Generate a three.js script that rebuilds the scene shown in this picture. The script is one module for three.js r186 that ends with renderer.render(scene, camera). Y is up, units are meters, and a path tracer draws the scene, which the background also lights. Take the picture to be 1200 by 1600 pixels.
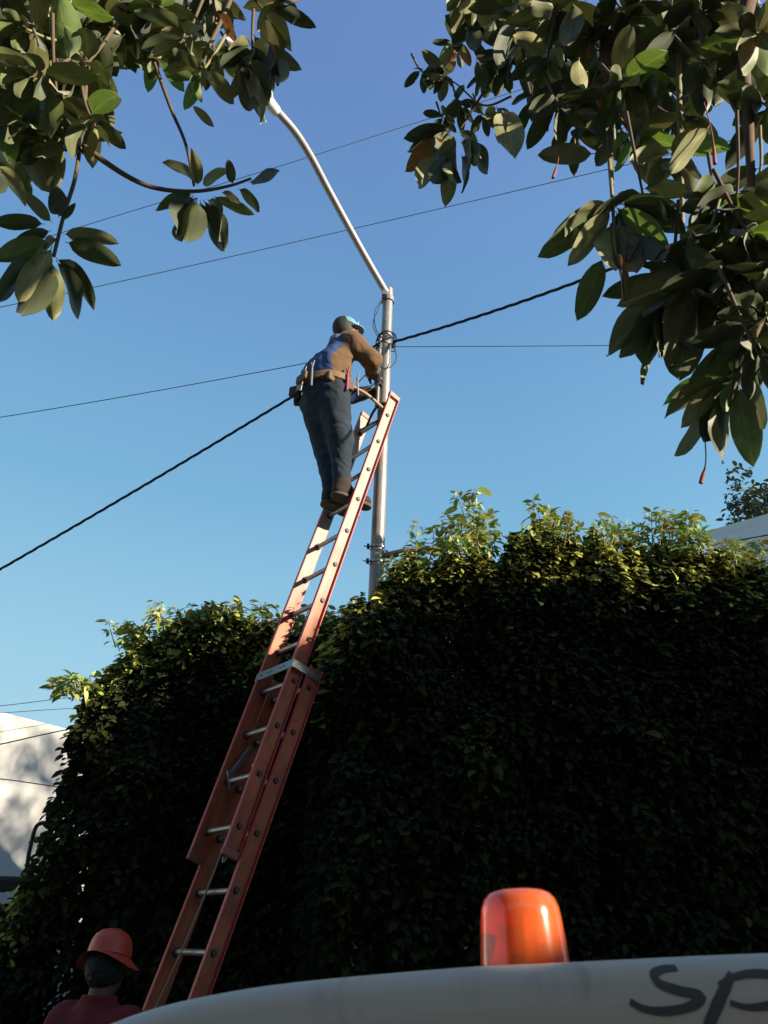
import * as THREE from 'three';
import { mergeGeometries, mergeVertices } from 'three/addons/utils/BufferGeometryUtils.js';
import { RoundedBoxGeometry } from 'three/addons/geometries/RoundedBoxGeometry.js';

// ------------------------------------------------------------------ camera, sky, sun, exposure
const EXPOSURE = 2.2, EYE = 1.6, PITCH = 0.51283, ROLL = 0.03801, FOCAL = 1256;
const scene = new THREE.Scene();
const camera = new THREE.PerspectiveCamera(2 * Math.atan(800 / FOCAL) * 180 / Math.PI, 768 / 1024, 0.05, 900);
camera.position.set(0, EYE, 0);
camera.rotation.set(PITCH, 0, ROLL, 'YXZ');
camera.focus = 6.2; camera.userData.fStop = 11; // a small phone lens: the truck and the near leaves go slightly soft
camera.updateMatrixWorld(true);

const SUN_AZ = 65 * Math.PI / 180, SUN_EL = 20 * Math.PI / 180;
const SUN = new THREE.Vector3(Math.sin(SUN_AZ) * Math.cos(SUN_EL), Math.sin(SUN_EL), Math.cos(SUN_AZ) * Math.cos(SUN_EL));
const sun = new THREE.DirectionalLight(new THREE.Color().setRGB(1, 0.87, 0.68), 5);
sun.position.copy(SUN).multiplyScalar(40); sun.castShadow = true;
Object.assign(sun.shadow.camera, { left: -20, right: 20, top: 20, bottom: -20, near: 1, far: 100 });
sun.shadow.mapSize.set(4096, 4096); sun.shadow.radius = 1;
scene.add(sun, sun.target);

function skyTexture() {
  const W = 512, H = 256, data = new Float32Array(W * H * 4);
  const stops = [[0, .50, .73, .84], [8, .45, .705, .835], [17, .335, .62, .80], [29, .205, .46, .705], [43, .15, .335, .61], [58, .135, .255, .545], [90, .11, .19, .46]];
  for (let j = 0; j < H; j++) for (let i = 0; i < W; i++) {
    const el = ((j + .5) / H - .5) * Math.PI, az = ((i + .5) / W - .5) * 2 * Math.PI;
    const x = Math.cos(az) * Math.cos(el), y = Math.sin(el), z = Math.sin(az) * Math.cos(el);
    const e = Math.max(0, el * 180 / Math.PI); let k = 0; while (k < stops.length - 2 && e > stops[k + 1][0]) k++;
    const a = stops[k], b = stops[k + 1], t = Math.min(1, (e - a[0]) / (b[0] - a[0]));
    const c = x * SUN.x + y * SUN.y + z * SUN.z, g = Math.max(0, c), glow = .10 * g + .35 * Math.pow(g, 8) + 1.0 * Math.pow(g, 60);
    const o = (j * W + i) * 4;
    for (let n = 0; n < 3; n++) data[o + n] = (a[n + 1] + (b[n + 1] - a[n + 1]) * t) * (1 + .25 * g) + glow * [.5, .46, .38][n], data[o + n] /= EXPOSURE;
    if (el < 0) { data[o] = data[o + 1] = data[o + 2] = .1; }
    data[o + 3] = 1;
  }
  const t = new THREE.DataTexture(data, W, H, THREE.RGBAFormat, THREE.FloatType);
  t.mapping = THREE.EquirectangularReflectionMapping; t.magFilter = THREE.LinearFilter; t.needsUpdate = true;
  return t;
}
scene.background = skyTexture(); scene.environment = scene.background;

const renderer = new THREE.WebGLRenderer({ antialias: true });
renderer.setSize(768, 1024);
renderer.toneMapping = THREE.LinearToneMapping; renderer.toneMappingExposure = EXPOSURE;
renderer.shadowMap.enabled = true;

// ------------------------------------------------------------------ helpers
function rng(seed) { let a = seed >>> 0; return () => { a = (a + 0x6D2B79F5) | 0; let t = Math.imul(a ^ (a >>> 15), 1 | a); t = (t + Math.imul(t ^ (t >>> 7), 61 | t)) ^ t; return ((t ^ (t >>> 14)) >>> 0) / 4294967296; }; }
const V = (x, y, z) => new THREE.Vector3(x, y, z);
const lerp = (a, b, t) => a + (b - a) * t, clamp = (x, a, b) => Math.min(b, Math.max(a, x)), smooth = (x, a, b) => { const t = clamp((x - a) / (b - a), 0, 1); return t * t * (3 - 2 * t); };
const used = new Map();
function numbered(n) { const k = used.get(n) ?? 0; used.set(n, k + 1); return k ? `${n}_${String(k).padStart(3, '0')}` : n; }
function mesh(name, geo, mat, parent, kind) {
  const m = new THREE.Mesh(geo, mat); m.name = parent && parent !== scene ? name : numbered(name);
  m.castShadow = m.receiveShadow = true; if (kind) m.userData.kind = kind; (parent ?? scene).add(m); return m;
}
function tag(o, label, category, group) { o.userData.label = label; o.userData.category = category; if (group) o.userData.group = group; return o; }
function thing(name, label, category, pos = V(0, 0, 0), group) { const o = new THREE.Group(); o.name = numbered(name); o.position.copy(pos); scene.add(o); return tag(o, label, category, group); }
// a spot on the photograph's line of sight, at horizontal distance D (or on the plane z)
function at(px, py, D, z) {
  const v = V((px - 600) / FOCAL, (800 - py) / FOCAL, -1).applyEuler(camera.rotation);
  const k = z !== undefined ? z / v.z : D / Math.hypot(v.x, v.z);
  return V(v.x * k, v.y * k + EYE, v.z * k);
}
function hash3(x, y, z) { let h = Math.imul(x, 374761393) ^ Math.imul(y, 668265263) ^ Math.imul(z, 2147483647 ^ 0x5bd1e995); h = Math.imul(h ^ (h >>> 13), 1274126177); return ((h ^ (h >>> 16)) >>> 0) / 4294967296; }
function noise(x, y, z) {
  const X = Math.floor(x), Y = Math.floor(y), Z = Math.floor(z), f = (t) => t * t * (3 - 2 * t), u = f(x - X), v = f(y - Y), w = f(z - Z); let s = 0;
  for (let i = 0; i < 2; i++) for (let j = 0; j < 2; j++) for (let k = 0; k < 2; k++) s += hash3(X + i, Y + j, Z + k) * (i ? u : 1 - u) * (j ? v : 1 - v) * (k ? w : 1 - w);
  return s * 2 - 1;
}
const fbm = (x, y, z) => noise(x, y, z) * .55 + noise(x * 2.1, y * 2.1, z * 2.1) * .3 + noise(x * 4.3, y * 4.3, z * 4.3) * .15;
function noiseTexture(seed, size, paint, srgb = true) {
  const d = new Uint8Array(size * size * 4);
  for (let j = 0; j < size; j++) for (let i = 0; i < size; i++) { const c = paint(i / size, j / size, seed); const o = (j * size + i) * 4; for (let n = 0; n < 3; n++) d[o + n] = clamp(Math.round((Array.isArray(c) ? c[n] : c) * 255), 0, 255); d[o + 3] = 255; }
  const t = new THREE.DataTexture(d, size, size); t.wrapS = t.wrapT = THREE.RepeatWrapping; t.magFilter = THREE.LinearFilter; if (srgb) t.colorSpace = THREE.SRGBColorSpace; t.needsUpdate = true; return t;
}
const tile = (u, v, f, s) => { // tileable noise on a torus
  const a = u * 2 * Math.PI, b = v * 2 * Math.PI, r = f / 6.283; return fbm(Math.cos(a) * r + s, Math.sin(a) * r + Math.cos(b) * r * .7, Math.sin(b) * r + s * 1.7);
};
const std = (r, g, b, rough = .8, o = {}) => { const m = new THREE.MeshStandardMaterial({ roughness: rough, ...o }); m.color.setRGB(r, g, b); return m; };
const phys = (r, g, b, rough = .8, o = {}) => { const m = new THREE.MeshPhysicalMaterial({ roughness: rough, ...o }); m.color.setRGB(r, g, b); m.side = THREE.DoubleSide; return m; };

// tapered tube through points; radius a number or a function of t
function tube(points, radius, sides = 8, steps = 0, cap = true) {
  const curve = points.length === 2 ? new THREE.LineCurve3(points[0], points[1]) : new THREE.CatmullRomCurve3(points, false, 'centripetal');
  const n = steps || (points.length - 1) * 5, fr = curve.computeFrenetFrames(n, false), pos = [], nor = [], uv = [], idx = [];
  const R = typeof radius === 'function' ? radius : () => radius, len = curve.getLength();
  for (let i = 0; i <= n; i++) {
    const t = i / n, p = curve.getPointAt(t), r = R(t);
    for (let j = 0; j <= sides; j++) { const a = j / sides * 2 * Math.PI, d = fr.normals[i].clone().multiplyScalar(Math.cos(a)).addScaledVector(fr.binormals[i], Math.sin(a)); pos.push(p.x + d.x * r, p.y + d.y * r, p.z + d.z * r); nor.push(d.x, d.y, d.z); uv.push(j / sides, t * len); }
  }
  for (let i = 0; i < n; i++) for (let j = 0; j < sides; j++) { const a = i * (sides + 1) + j, b = a + sides + 1; idx.push(a, a + 1, b, b, a + 1, b + 1); }
  if (cap) for (const e of [0, n]) {
    const p = curve.getPointAt(e / n), tan = curve.getTangentAt(e / n).multiplyScalar(e ? 1 : -1), c = pos.length / 3; pos.push(p.x, p.y, p.z); nor.push(tan.x, tan.y, tan.z); uv.push(.5, 0);
    for (let j = 0; j <= sides; j++) { const k = (e * (sides + 1) + j) * 3; pos.push(pos[k], pos[k + 1], pos[k + 2]); nor.push(tan.x, tan.y, tan.z); uv.push(0, 0); }
    for (let j = 0; j < sides; j++) e ? idx.push(c, c + 1 + j, c + 2 + j) : idx.push(c, c + 2 + j, c + 1 + j);
  }
  const g = new THREE.BufferGeometry(); g.setAttribute('position', new THREE.Float32BufferAttribute(pos, 3)); g.setAttribute('normal', new THREE.Float32BufferAttribute(nor, 3)); g.setAttribute('uv', new THREE.Float32BufferAttribute(uv, 2)); g.setIndex(idx); return g;
}
const box = (w, h, d, x = 0, y = 0, z = 0, r = 0) => { const g = r ? new RoundedBoxGeometry(w, h, d, 2, r) : new THREE.BoxGeometry(w, h, d); g.translate(x, y, z); return g; };
const merged = (list) => mergeGeometries(list.map((g) => { const h = g.index ? g.toNonIndexed() : g; for (const k of Object.keys(h.attributes)) if (!['position', 'normal', 'uv'].includes(k)) h.deleteAttribute(k); return h; }));
// a box laid along a direction: length along dir, with width along side
function beam(a, b, side, w, h, cuts = 0) { // w along side, h along the third axis
  const y = b.clone().sub(a), L = y.length(); y.normalize(); const x = side.clone().addScaledVector(y, -side.dot(y)).normalize(), z = x.clone().cross(y);
  const g = cuts ? new THREE.BoxGeometry(w, L, h, 1, cuts, 3) : new RoundedBoxGeometry(w, L, h, 2, Math.min(w, h) * .18); g.applyMatrix4(new THREE.Matrix4().makeBasis(x, y, z).setPosition(a.clone().add(b).multiplyScalar(.5))); return g;
}

// signed distance meshing (naive surface nets)
function sdfGeometry(f, lo, hi, cell) {
  const n = [0, 1, 2].map((i) => Math.ceil((hi[i] - lo[i]) / cell) + 1), [nx, ny, nz] = n, F = new Float32Array(nx * ny * nz), id = new Int32Array(nx * ny * nz).fill(-1), pos = [], idx = [];
  const at3 = (i, j, k) => (k * ny + j) * nx + i;
  for (let k = 0; k < nz; k++) for (let j = 0; j < ny; j++) for (let i = 0; i < nx; i++) F[at3(i, j, k)] = f(lo[0] + i * cell, lo[1] + j * cell, lo[2] + k * cell);
  for (let k = 0; k < nz - 1; k++) for (let j = 0; j < ny - 1; j++) for (let i = 0; i < nx - 1; i++) {
    let s = 0, cx = 0, cy = 0, cz = 0;
    const c = []; let m = 0;
    for (let q = 0; q < 8; q++) { const v = F[at3(i + (q & 1), j + (q >> 1 & 1), k + (q >> 2))]; c.push(v); if (v < 0) m |= 1 << q; }
    if (m === 0 || m === 255) continue;
    for (let q = 0; q < 8; q++) for (const b of [1, 2, 4]) if (!(q & b)) { const p = q | b; if ((c[q] < 0) !== (c[p] < 0)) { const t = c[q] / (c[q] - c[p]); cx += (q & 1) + (b === 1 ? t : 0); cy += (q >> 1 & 1) + (b === 2 ? t : 0); cz += (q >> 2) + (b === 4 ? t : 0); s++; } }
    id[at3(i, j, k)] = pos.length / 3; pos.push(lo[0] + (i + cx / s) * cell, lo[1] + (j + cy / s) * cell, lo[2] + (k + cz / s) * cell);
  }
  for (let k = 1; k < nz - 1; k++) for (let j = 1; j < ny - 1; j++) for (let i = 1; i < nx - 1; i++) {
    const v = F[at3(i, j, k)] < 0;
    const quad = (o, a, b, c, d) => { if (a < 0 || b < 0 || c < 0 || d < 0) return; o ? idx.push(a, b, c, a, c, d) : idx.push(a, c, b, a, d, c); };
    if (v !== F[at3(i + 1, j, k)] < 0) quad(v, id[at3(i, j - 1, k - 1)], id[at3(i, j, k - 1)], id[at3(i, j, k)], id[at3(i, j - 1, k)]);
    if (v !== F[at3(i, j + 1, k)] < 0) quad(v, id[at3(i - 1, j, k - 1)], id[at3(i - 1, j, k)], id[at3(i, j, k)], id[at3(i, j, k - 1)]);
    if (v !== F[at3(i, j, k + 1)] < 0) quad(v, id[at3(i - 1, j - 1, k)], id[at3(i, j - 1, k)], id[at3(i, j, k)], id[at3(i - 1, j, k)]);
  }
  const g = new THREE.BufferGeometry(); g.setAttribute('position', new THREE.Float32BufferAttribute(pos, 3)); g.setIndex(idx); g.computeVertexNormals();
  const uv = new Float32Array(pos.length / 3 * 2); for (let i = 0; i < pos.length / 3; i++) { uv[i * 2] = pos[i * 3] + pos[i * 3 + 2]; uv[i * 2 + 1] = pos[i * 3 + 1]; }
  g.setAttribute('uv', new THREE.BufferAttribute(uv, 2)); return g;
}
const smin = (a, b, k) => { const h = Math.max(k - Math.abs(a - b), 0) / k; return Math.min(a, b) - h * h * k * .25; };
function capsule(x, y, z, B) { const [a, ra, b, rb] = B, dx = b[0] - a[0], dy = b[1] - a[1], dz = b[2] - a[2], px = x - a[0], py = y - a[1], pz = z - a[2]; const t = clamp((px * dx + py * dy + pz * dz) / (dx * dx + dy * dy + dz * dz + 1e-9), 0, 1); return Math.hypot(px - dx * t, py - dy * t, pz - dz * t) - (ra + (rb - ra) * t); }
const field = (bones, k, grow = 0) => (x, y, z) => { let d = 9; for (const B of bones) d = smin(d, capsule(x, y, z, B), k); return d - grow; };
const ball = (x, y, z, c, r) => { const k = Math.hypot((x - c[0]) / r[0], (y - c[1]) / r[1], (z - c[2]) / r[2]); return (k - 1) * Math.min(...r); };

// ------------------------------------------------------------------ materials
const asphaltMap = noiseTexture(3, 256, (u, v) => { const n = tile(u, v, 40, 3) * .5 + tile(u, v, 9, 7) * .5; return .26 + n * .09; });
const plasterMap = noiseTexture(5, 256, (u, v) => { const n = tile(u, v, 6, 1) * .6 + tile(u, v, 30, 4) * .4; return [.93 + n * .07, .925 + n * .07, .91 + n * .08]; });
const fiberMap = noiseTexture(8, 256, (u, v) => { const n = tile(u, v, 14, 2), w = tile(u, v, 4, 9), s = n * .6 + w * .6; return .90 + s * .14; });
const galvMap = noiseTexture(9, 256, (u, v) => { const n = tile(u, v, 10, 3) * .5 + tile(u, v, 28, 8) * .5; return [.80 + n * .16, .79 + n * .16, .77 + n * .16]; });
const clothBump = noiseTexture(11, 256, (u, v) => .5 + .3 * tile(u, v, 8, 5) + .2 * Math.sin(u * 251.3) * Math.sin(v * 251.3), false);
const barkMap = noiseTexture(12, 256, (u, v) => { const n = tile(u, v, 18, 3) * .6 + tile(u, v, 40, 6) * .4; return [.36 + n * .14, .29 + n * .12, .22 + n * .1]; });
const leafMap = noiseTexture(14, 128, (u, v) => { // v along the blade, u across: pale midrib and faint side veins
  const mid = Math.exp(-Math.pow((u - .5) / .028, 2)), side = Math.pow(.5 + .5 * Math.cos((v * 15 + Math.abs(u - .5) * 7) * 6.283), 10), n = tile(u, v, 10, 4);
  const k = .80 + .05 * side + .10 * n; return [k + .2 * mid, k + .18 * mid, k + .12 * mid];
});
const truckMap = noiseTexture(15, 256, (u, v) => { const n = tile(u, v, 7, 2) * .5 + tile(u, v, 36, 5) * .5; const d = smooth(n, .15, .5); return [.90 - d * .1, .885 - d * .11, .85 - d * .12]; });
const M = {
  asphalt: std(1, 1, 1, .92, { map: asphaltMap }), pavement: std(.30, .29, .27, .9), plaster: std(.72, .715, .70, .9, { map: plasterMap }), darkSlab: std(.16, .17, .19, .9),
  concrete: std(.30, .27, .23, .92, { map: plasterMap }), galv: std(.44, .405, .385, .42, { map: galvMap, metalness: .35 }), galvDark: std(.20, .19, .19, .5, { metalness: .4 }),
  white: std(.7, .7, .7, .4), black: std(.02, .02, .022, .6), blackCable: std(.012, .012, .014, .7), glass: phys(.9, .95, 1, .05, { transmission: 1 }),
  fiber: std(1, 1, 1, .6, { map: fiberMap, vertexColors: true }), fiberRed: std(.50, .065, .05, .5), alu: std(.5, .49, .48, .38, { metalness: .55 }), bolt: std(.06, .05, .045, .6, { metalness: .3 }), rope: std(.30, .25, .17, .9),
  bark: std(1, 1, 1, .9, { map: barkMap }), twig: std(.11, .075, .05, .85), greenTwig: std(.22, .20, .09, .8), steel: std(.35, .35, .36, .35, { metalness: .8 }),
};
M.alu.map = galvMap;

// ------------------------------------------------------------------ ground
const ground = mesh('ground', new THREE.CircleGeometry(700, 48).rotateX(-Math.PI / 2), std(.11, .10, .085, 1), scene, 'structure'); ground.position.y = -.125;
{ const g = new THREE.PlaneGeometry(60, 6).rotateX(-Math.PI / 2); const uv = g.attributes.uv; for (let i = 0; i < uv.count; i++) uv.setXY(i, uv.getX(i) * 24, uv.getY(i) * 2.4); const r = mesh('road', g, M.asphalt, scene, 'structure'); r.position.set(-10, -.12, -1.9); }
{ const p = mesh('pavement', box(60, .12, 1.6, -10, -.06, -5.7, .02), M.pavement, scene, 'structure'); }
{ const p = mesh('near_pavement', box(60, .12, 3.4, -10, -.06, 2.85, .02), M.pavement, scene, 'structure'); }

// ------------------------------------------------------------------ buildings
function facadeWindow(parent, w, h, pos, turn) {
  const f = mesh('window', merged([box(w, .06, .1, 0, h / 2, 0), box(w, .06, .1, 0, -h / 2, 0), box(.06, h - .064, .1, -w / 2 + .03, 0, 0), box(.06, h - .064, .1, w / 2 - .03, 0, 0), box(.04, h - .064, .06, 0, 0, 0)]), M.galvDark, parent);
  f.position.copy(pos); f.rotation.y = turn; mesh('pane', box(w - .13, h - .07, .012, 0, 0, -.02), std(.03, .035, .04, .08), f); return f;
}
// a house: footprint box standing at pos
function house(name, label, pos, w, h, d, turn, wallMat, windows) {
  const t = thing(name, label, 'house', pos); t.rotation.y = turn;
  mesh('wall', box(w, h, d, 0, h / 2, 0, .02), wallMat, t); const rf = mesh('roof', box(w + .12, .22, d + .12, 0, h + .113, 0, .02), wallMat, t);
  for (const s of [1, -1]) mesh('parapet', box(w + .1, .3, .14, 0, h + .377, s * (d / 2 - .02)), wallMat, rf);
  for (const [x, y, s] of windows) facadeWindow(t, 1.2, 1.1, s ? V(s * (w / 2 + .03), y, x) : V(x, y, d / 2 + .03), s ? s * Math.PI / 2 : 0);
  return t;
}
const level = (px, py, y) => { const p = at(px, py, 10); return at(px, py, 10 * (y - EYE) / (p.y - EYE)); }; // the spot at height y on that line of sight
// white house far left: its long wall runs away to the right
{
  const a = at(0, 1112, 9.2), b = level(78, 1132, a.y), t = thing('white_house', 'white plastered house wall with dappled sun beside the hedge end', 'house', V(0, 0, 0));
  const dir = V(b.x - a.x, 0, b.z - a.z).normalize(), A = a.clone().addScaledVector(dir, -4), B = b.clone().addScaledVector(dir, 2), H0 = a.y - .0, n = V(dir.z, 0, -dir.x); if (n.x < 0) n.negate();
  const L = A.distanceTo(B), mid = A.clone().add(B).multiplyScalar(.5).addScaledVector(n, -2.5); t.position.set(mid.x, 0, mid.z); t.rotation.y = Math.atan2(-dir.z, dir.x);
  mesh('wall', box(L, H0, 5, 0, H0 / 2, 0), M.plaster, t); const r = mesh('roof', box(L - 1.6, .05, 3.4, 0, H0 + .028, 0), M.plaster, t);
  mesh('finial', merged([box(.12, .16, .12, 0, H0 + .13, 1.4, .03)]), M.plaster, r);
}
// dark lean-to roof and bent black pipe at its foot
{
  const c = at(8, 1376, 7.6); const t = thing('lean_to_roof', 'dark sheet roof at the foot of the white house wall', 'roof', V(c.x - .35, c.y, c.z));
  for (let i = 0; i < 5; i++) mesh('sheet', box(.3, .04, 1.2, -.62 + i * .305, -.03 + (i % 2) * .006, 0, .01), std(.035, .036, .04, .8), t);
  mesh('post', box(.08, c.y - .06, .08, -.3, -(c.y - .06) / 2 - .055, 0), M.black, t);
  const p = [at(40, 1372, 7.3), at(46, 1330, 7.3), at(57, 1291, 7.3), at(62, 1287, 7.3), at(90, 1286, 7.4)];
  tag(mesh('bent_pipe', tube([V(p[0].x, c.y - .03, p[0].z), ...p], .017, 8), M.black, scene), 'thin black bent pipe rising beside the white wall', 'pipe');
}
// house behind the hedge: only its dark roof edge shows between the two hedges
{ const a = at(512, 968, 9), b = at(572, 946, 8.2); const h = a.y - .53; house('flat_roofed_house', 'dark flat roof edge of a house showing between two hedges', V(.1, 0, -10.4), 2.2, h, 3.2, -.2, M.darkSlab, []); }
// pale upper storey at the far right
{ const a = at(1108, 832, 11.5), b = level(1200, 806, a.y); const d = V(b.x - a.x, 0, b.z - a.z).normalize(), n = V(-d.z, 0, d.x).multiplyScalar(-1); const H = a.y - .52, mid = a.clone().addScaledVector(d, 3); mid.addScaledVector(V(d.z, 0, -d.x), 2.5);
  house('pale_house', 'pale upper storey with flat roof behind right end of hedge', V(mid.x, 0, mid.z), 6, H, 5, Math.atan2(-d.z, d.x), M.plaster, [[-1.8, H - 3.2], [.6, H - 3.2]]); }
// unseen house and wall added to shade the hedge foot and the truck's flank
house('added_shade_house', 'unseen tall cream house added to shade the hedge', V(16, 0, -1.43), 6, 8.05, 9.6, 0, std(.5, .44, .34, .9), [[-2, 2.2, -1], [1, 2.2, -1], [-2, 5.6, -1], [1, 5.6, -1]]);
{
  const t = thing('added_shade_wall', 'unseen whitewashed wall with a pillar added to shade the truck flank', 'wall', V(4.1, 0, 0));  // added wall; its pillar is placed to shade the flank but not the beacon
  mesh('wall', box(.2, 3.085, 4.6, 0, 1.5425, 1.4, .015), M.plaster, t); mesh('pillar', box(.3, 3.34, .30, -.02, 1.67, 1.07, .02), M.plaster, t); mesh('coping', box(0.28, .05, 1.76, 0, 3.113, .03, .01), M.concrete, t);
}
house('added_sky_block_house', 'unseen terracotta house added behind the camera to cut the sky light', V(-2, 0, 10.5), 20, 6.4, 6, Math.PI, std(.20, .13, .09, .95), [[-7, 1.6], [-3, 1.6], [2, 1.6], [6, 1.6], [-6, 4.6], [-1, 4.6], [4, 4.6]]);  // unseen house added to keep sky light off hedge and truck
{ const t = thing('added_backing_wall', 'dark wall added inside the hedges to block the sky', 'wall', V(.4, 0, -6.75)); const dm = std(.045, .042, .035, .95); mesh('panel', box(2.3, 3.9, .16, -1.35, 1.95, 0, .01), dm, t); mesh('panel', box(.5, 3.7, .14, .05, 1.85, .1, .01), dm, t); mesh('panel', box(4.6, 4.42, .14, 2.6, 2.21, .4, .01), dm, t); }  // added backing, keeps the sky from showing through the leaves
// low planter wall at the hedge foot
{ const t = thing('planter_wall', 'low concrete planter wall along the foot of the hedges', 'wall', V(0, 0, 0)); const blockG = box(.58, .3, .16, 0, 0, 0, .012); for (let r = 0; r < 4; r++) for (let i = 0; i < 11; i++) { const m = mesh('block', blockG, M.concrete, t); m.position.set(-3.6 + i * .59 + (r % 2) * .295, .155 + r * .305, -5.12 + ((i * 7 + r * 3) % 5) * .002); } }

// ------------------------------------------------------------------ street lamp
const POLE = V(-.038, 0, -5.4), POLE_TOP = at(606, 453, 5.4).y;
{
  const t = thing('street_lamp', 'tall galvanised street lamp pole with long curved arm', 'street lamp', POLE);
  mesh('pole', tube([V(0, 0, 0), V(0, POLE_TOP, 0)], (s) => lerp(.066, .045, s), 24, 10), M.galv, t);
  const L = (px, py, D) => at(px, py, D).sub(POLE);
  const a0 = V(-.02, POLE_TOP - .08, .05), a1 = L(570, 400, 5.12), a2 = L(515, 300, 4.72), a3 = L(484, 242, 4.46), a4 = L(461, 206, 4.29), a5 = L(437, 178, 4.16), a6 = L(424, 164, 4.08), a7 = L(372, 96, 3.72);
  mesh('arm', tube([a0, a1, a2, a3, a4, a5, a6], .031, 36, 90), std(.33, .30, .285, .5, { metalness: .25 }), t);
  const dir = a7.clone().sub(a5).normalize(), head = new THREE.Group(); head.name = 'lamp_head'; t.add(head);
  { const sh = new THREE.SphereGeometry(1, 28, 18); const p = sh.attributes.position; for (let i = 0; i < p.count; i++) { const z = p.getZ(i), y = p.getY(i); p.setXYZ(i, p.getX(i) * .13 * (1 - .25 * z), (y < 0 ? y * .05 : y * .085) * (1 - .3 * z), z * .34); } sh.computeVertexNormals();
    const shell = mesh('housing', sh, M.white, head); const gl = new THREE.SphereGeometry(1, 20, 12, 0, 6.3, Math.PI / 2, Math.PI / 2).scale(.1, .07, .22).translate(0, -.035, -.05); mesh('lens', gl, phys(.9, .9, .85, .25, { transmission: .9 }), head); mesh('collar', new THREE.CylinderGeometry(.045, .05, .16, 16).rotateX(Math.PI / 2).translate(0, -.005, .33), M.white, head); }
  head.position.copy(a6).addScaledVector(dir, .36); head.lookAt(t.position.clone().add(a5).add(V(0, -.02, 0)));
  // clamp where the arm meets the pole, straps lower down, the branch pipe and the cable conduit
  const ring = (y, r, h) => new THREE.CylinderGeometry(r, r, h, 20, 1, true).translate(0, y, 0);
  const cl = mesh('clamp', merged([ring(POLE_TOP - .13, .058, .05), box(.05, .05, .09, -.03, POLE_TOP - .13, .06, .006)]), M.galvDark, t);
  for (const py of [857, 880]) { const y = at(590, py, 5.4).y; const c = mesh('strap', ring(y, .0635, .014), M.steel, t); mesh('buckle', merged([box(.022, .026, .05, -.07, y, .03, .004), box(.03, .006, .006, -.09, y, .03)]), M.bolt, c); }
  const by = at(600, 866, 5.4).y; mesh('branch_pipe', tube([V(.04, by - .02, 0), L(645, 857, 5.36).setY(by + .02), V(.75, by + .06, .05)], .026, 12), M.galv, t);
  mesh('pipe_flange', new THREE.CylinderGeometry(.045, .045, .02, 16).rotateZ(Math.PI / 2).translate(.07, by - .015, 0), M.galvDark, t);
  const c0 = at(600, 527, 5.4).y, c1 = at(592, 640, 5.4).y; mesh('conduit', tube([V(-.052, c0, .035), V(-.054, c1, .04)], .017, 10), M.galvDark, t);
  // slack wire loops round the pole
  const wr = rng(5), loops = [];
  for (let i = 0; i < 7; i++) { const y = at(600, 536, 5.4).y + (wr() - .5) * .12, r = .062 + wr() * .035, pts = []; for (let k = 0; k <= 10; k++) { const a = k / 10 * 6.6 + i; pts.push(V(Math.cos(a) * r, y + Math.sin(a * 1.3 + i) * .035, Math.sin(a) * r)); } loops.push(tube(pts, .0045, 5, 30)); }
  loops.push(tube([V(-.05, POLE_TOP - .16, .05), V(-.11, POLE_TOP - .35, .08), V(-.09, POLE_TOP - .55, .08), V(-.05, POLE_TOP - .62, .06)], .0045, 5, 20), tube([V(-.045, POLE_TOP - .15, .05), V(-.085, POLE_TOP - .32, .07), V(-.12, POLE_TOP - .5, .08), V(-.06, POLE_TOP - .66, .07)], .004, 5, 20), tube([V(.06, c0 - .08, .05), V(.09, c0 - .3, .06), V(.02, c0 - .42, .09), V(-.08, c0 - .4, .1), V(-.16, c0 - .3, .1)], .0045, 5, 24));
  mesh('wire_coil', merged(loops), M.blackCable, t);
}

// ------------------------------------------------------------------ overhead cables
function cable(label, pts, r, sag = 0) { const c = tag(mesh('overhead_cable', tube(pts, r, 6, 60), M.blackCable, scene), label, 'cable'); return c; }
const PC = V(POLE.x, at(600, 540, 5.4).y, POLE.z);
function twisted(a, b, sagm, r) { const g = []; const d = b.clone().sub(a), s = d.clone().cross(V(0, 1, 0)).normalize(), n = 90; for (let k = 0; k < 3; k++) { const pts = []; for (let i = 0; i <= n; i++) { const t = i / n, ph = t * d.length() * 18 + k * 2.094; pts.push(a.clone().addScaledVector(d, t).add(V(0, -sagm * 4 * t * (1 - t), 0)).addScaledVector(s, Math.cos(ph) * r).add(V(0, Math.sin(ph) * r, 0))); } g.push(tube(pts, r * .8, 5, 240)); } return merged(g); }
tag(mesh('overhead_cable', twisted(at(-330, 1075, 8.5), PC.clone().add(V(-.06, -.02, .05)), .06, .0075), M.blackCable, scene), 'thick twisted supply cable climbing from lower left behind the worker', 'cable');
tag(mesh('overhead_cable', twisted(PC.clone().add(V(.06, .0, .05)), at(1500, 180, 4.6), .14, .0075), M.blackCable, scene), 'thick twisted supply cable running from the pole into the leaves', 'cable');
cable('thin wire ending at the pole, left of the worker', [at(-500, 720, 9), at(0, 652, 7.2), at(480, 567, 5.7), PC.clone().add(V(-.05, -.02, 0))], .0038);
cable('thin level wire leaving the pole to the right', [PC.clone().add(V(.05, -.01, 0)), at(930, 540, 5.8), at(1500, 533, 7)], .0034);
cable('lower thin wire crossing behind the lamp arm', [at(-300, 535, 8), at(0, 480, 7), at(575, 352, 6.2), at(905, 275, 6.2), at(1140, 220, 6.4), at(1500, 140, 7)], .0042);
cable('upper thin wire crossing the lamp arm below its bend', [at(-200, 455, 8), at(140, 350, 7), at(487, 244, 6.2), at(640, 195, 6.2), at(1100, 50, 7)], .0042);
cable('faint wire above the white house, upper of two', [at(-80, 1110, 9), at(0, 1103, 9), at(92, 1092, 9.4), at(300, 1068, 11)], .004);
cable('faint wire just over the white house roof', [at(-80, 1118, 8.6), at(0, 1114, 8.6), at(92, 1108, 9), at(300, 1098, 11)], .003);
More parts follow.
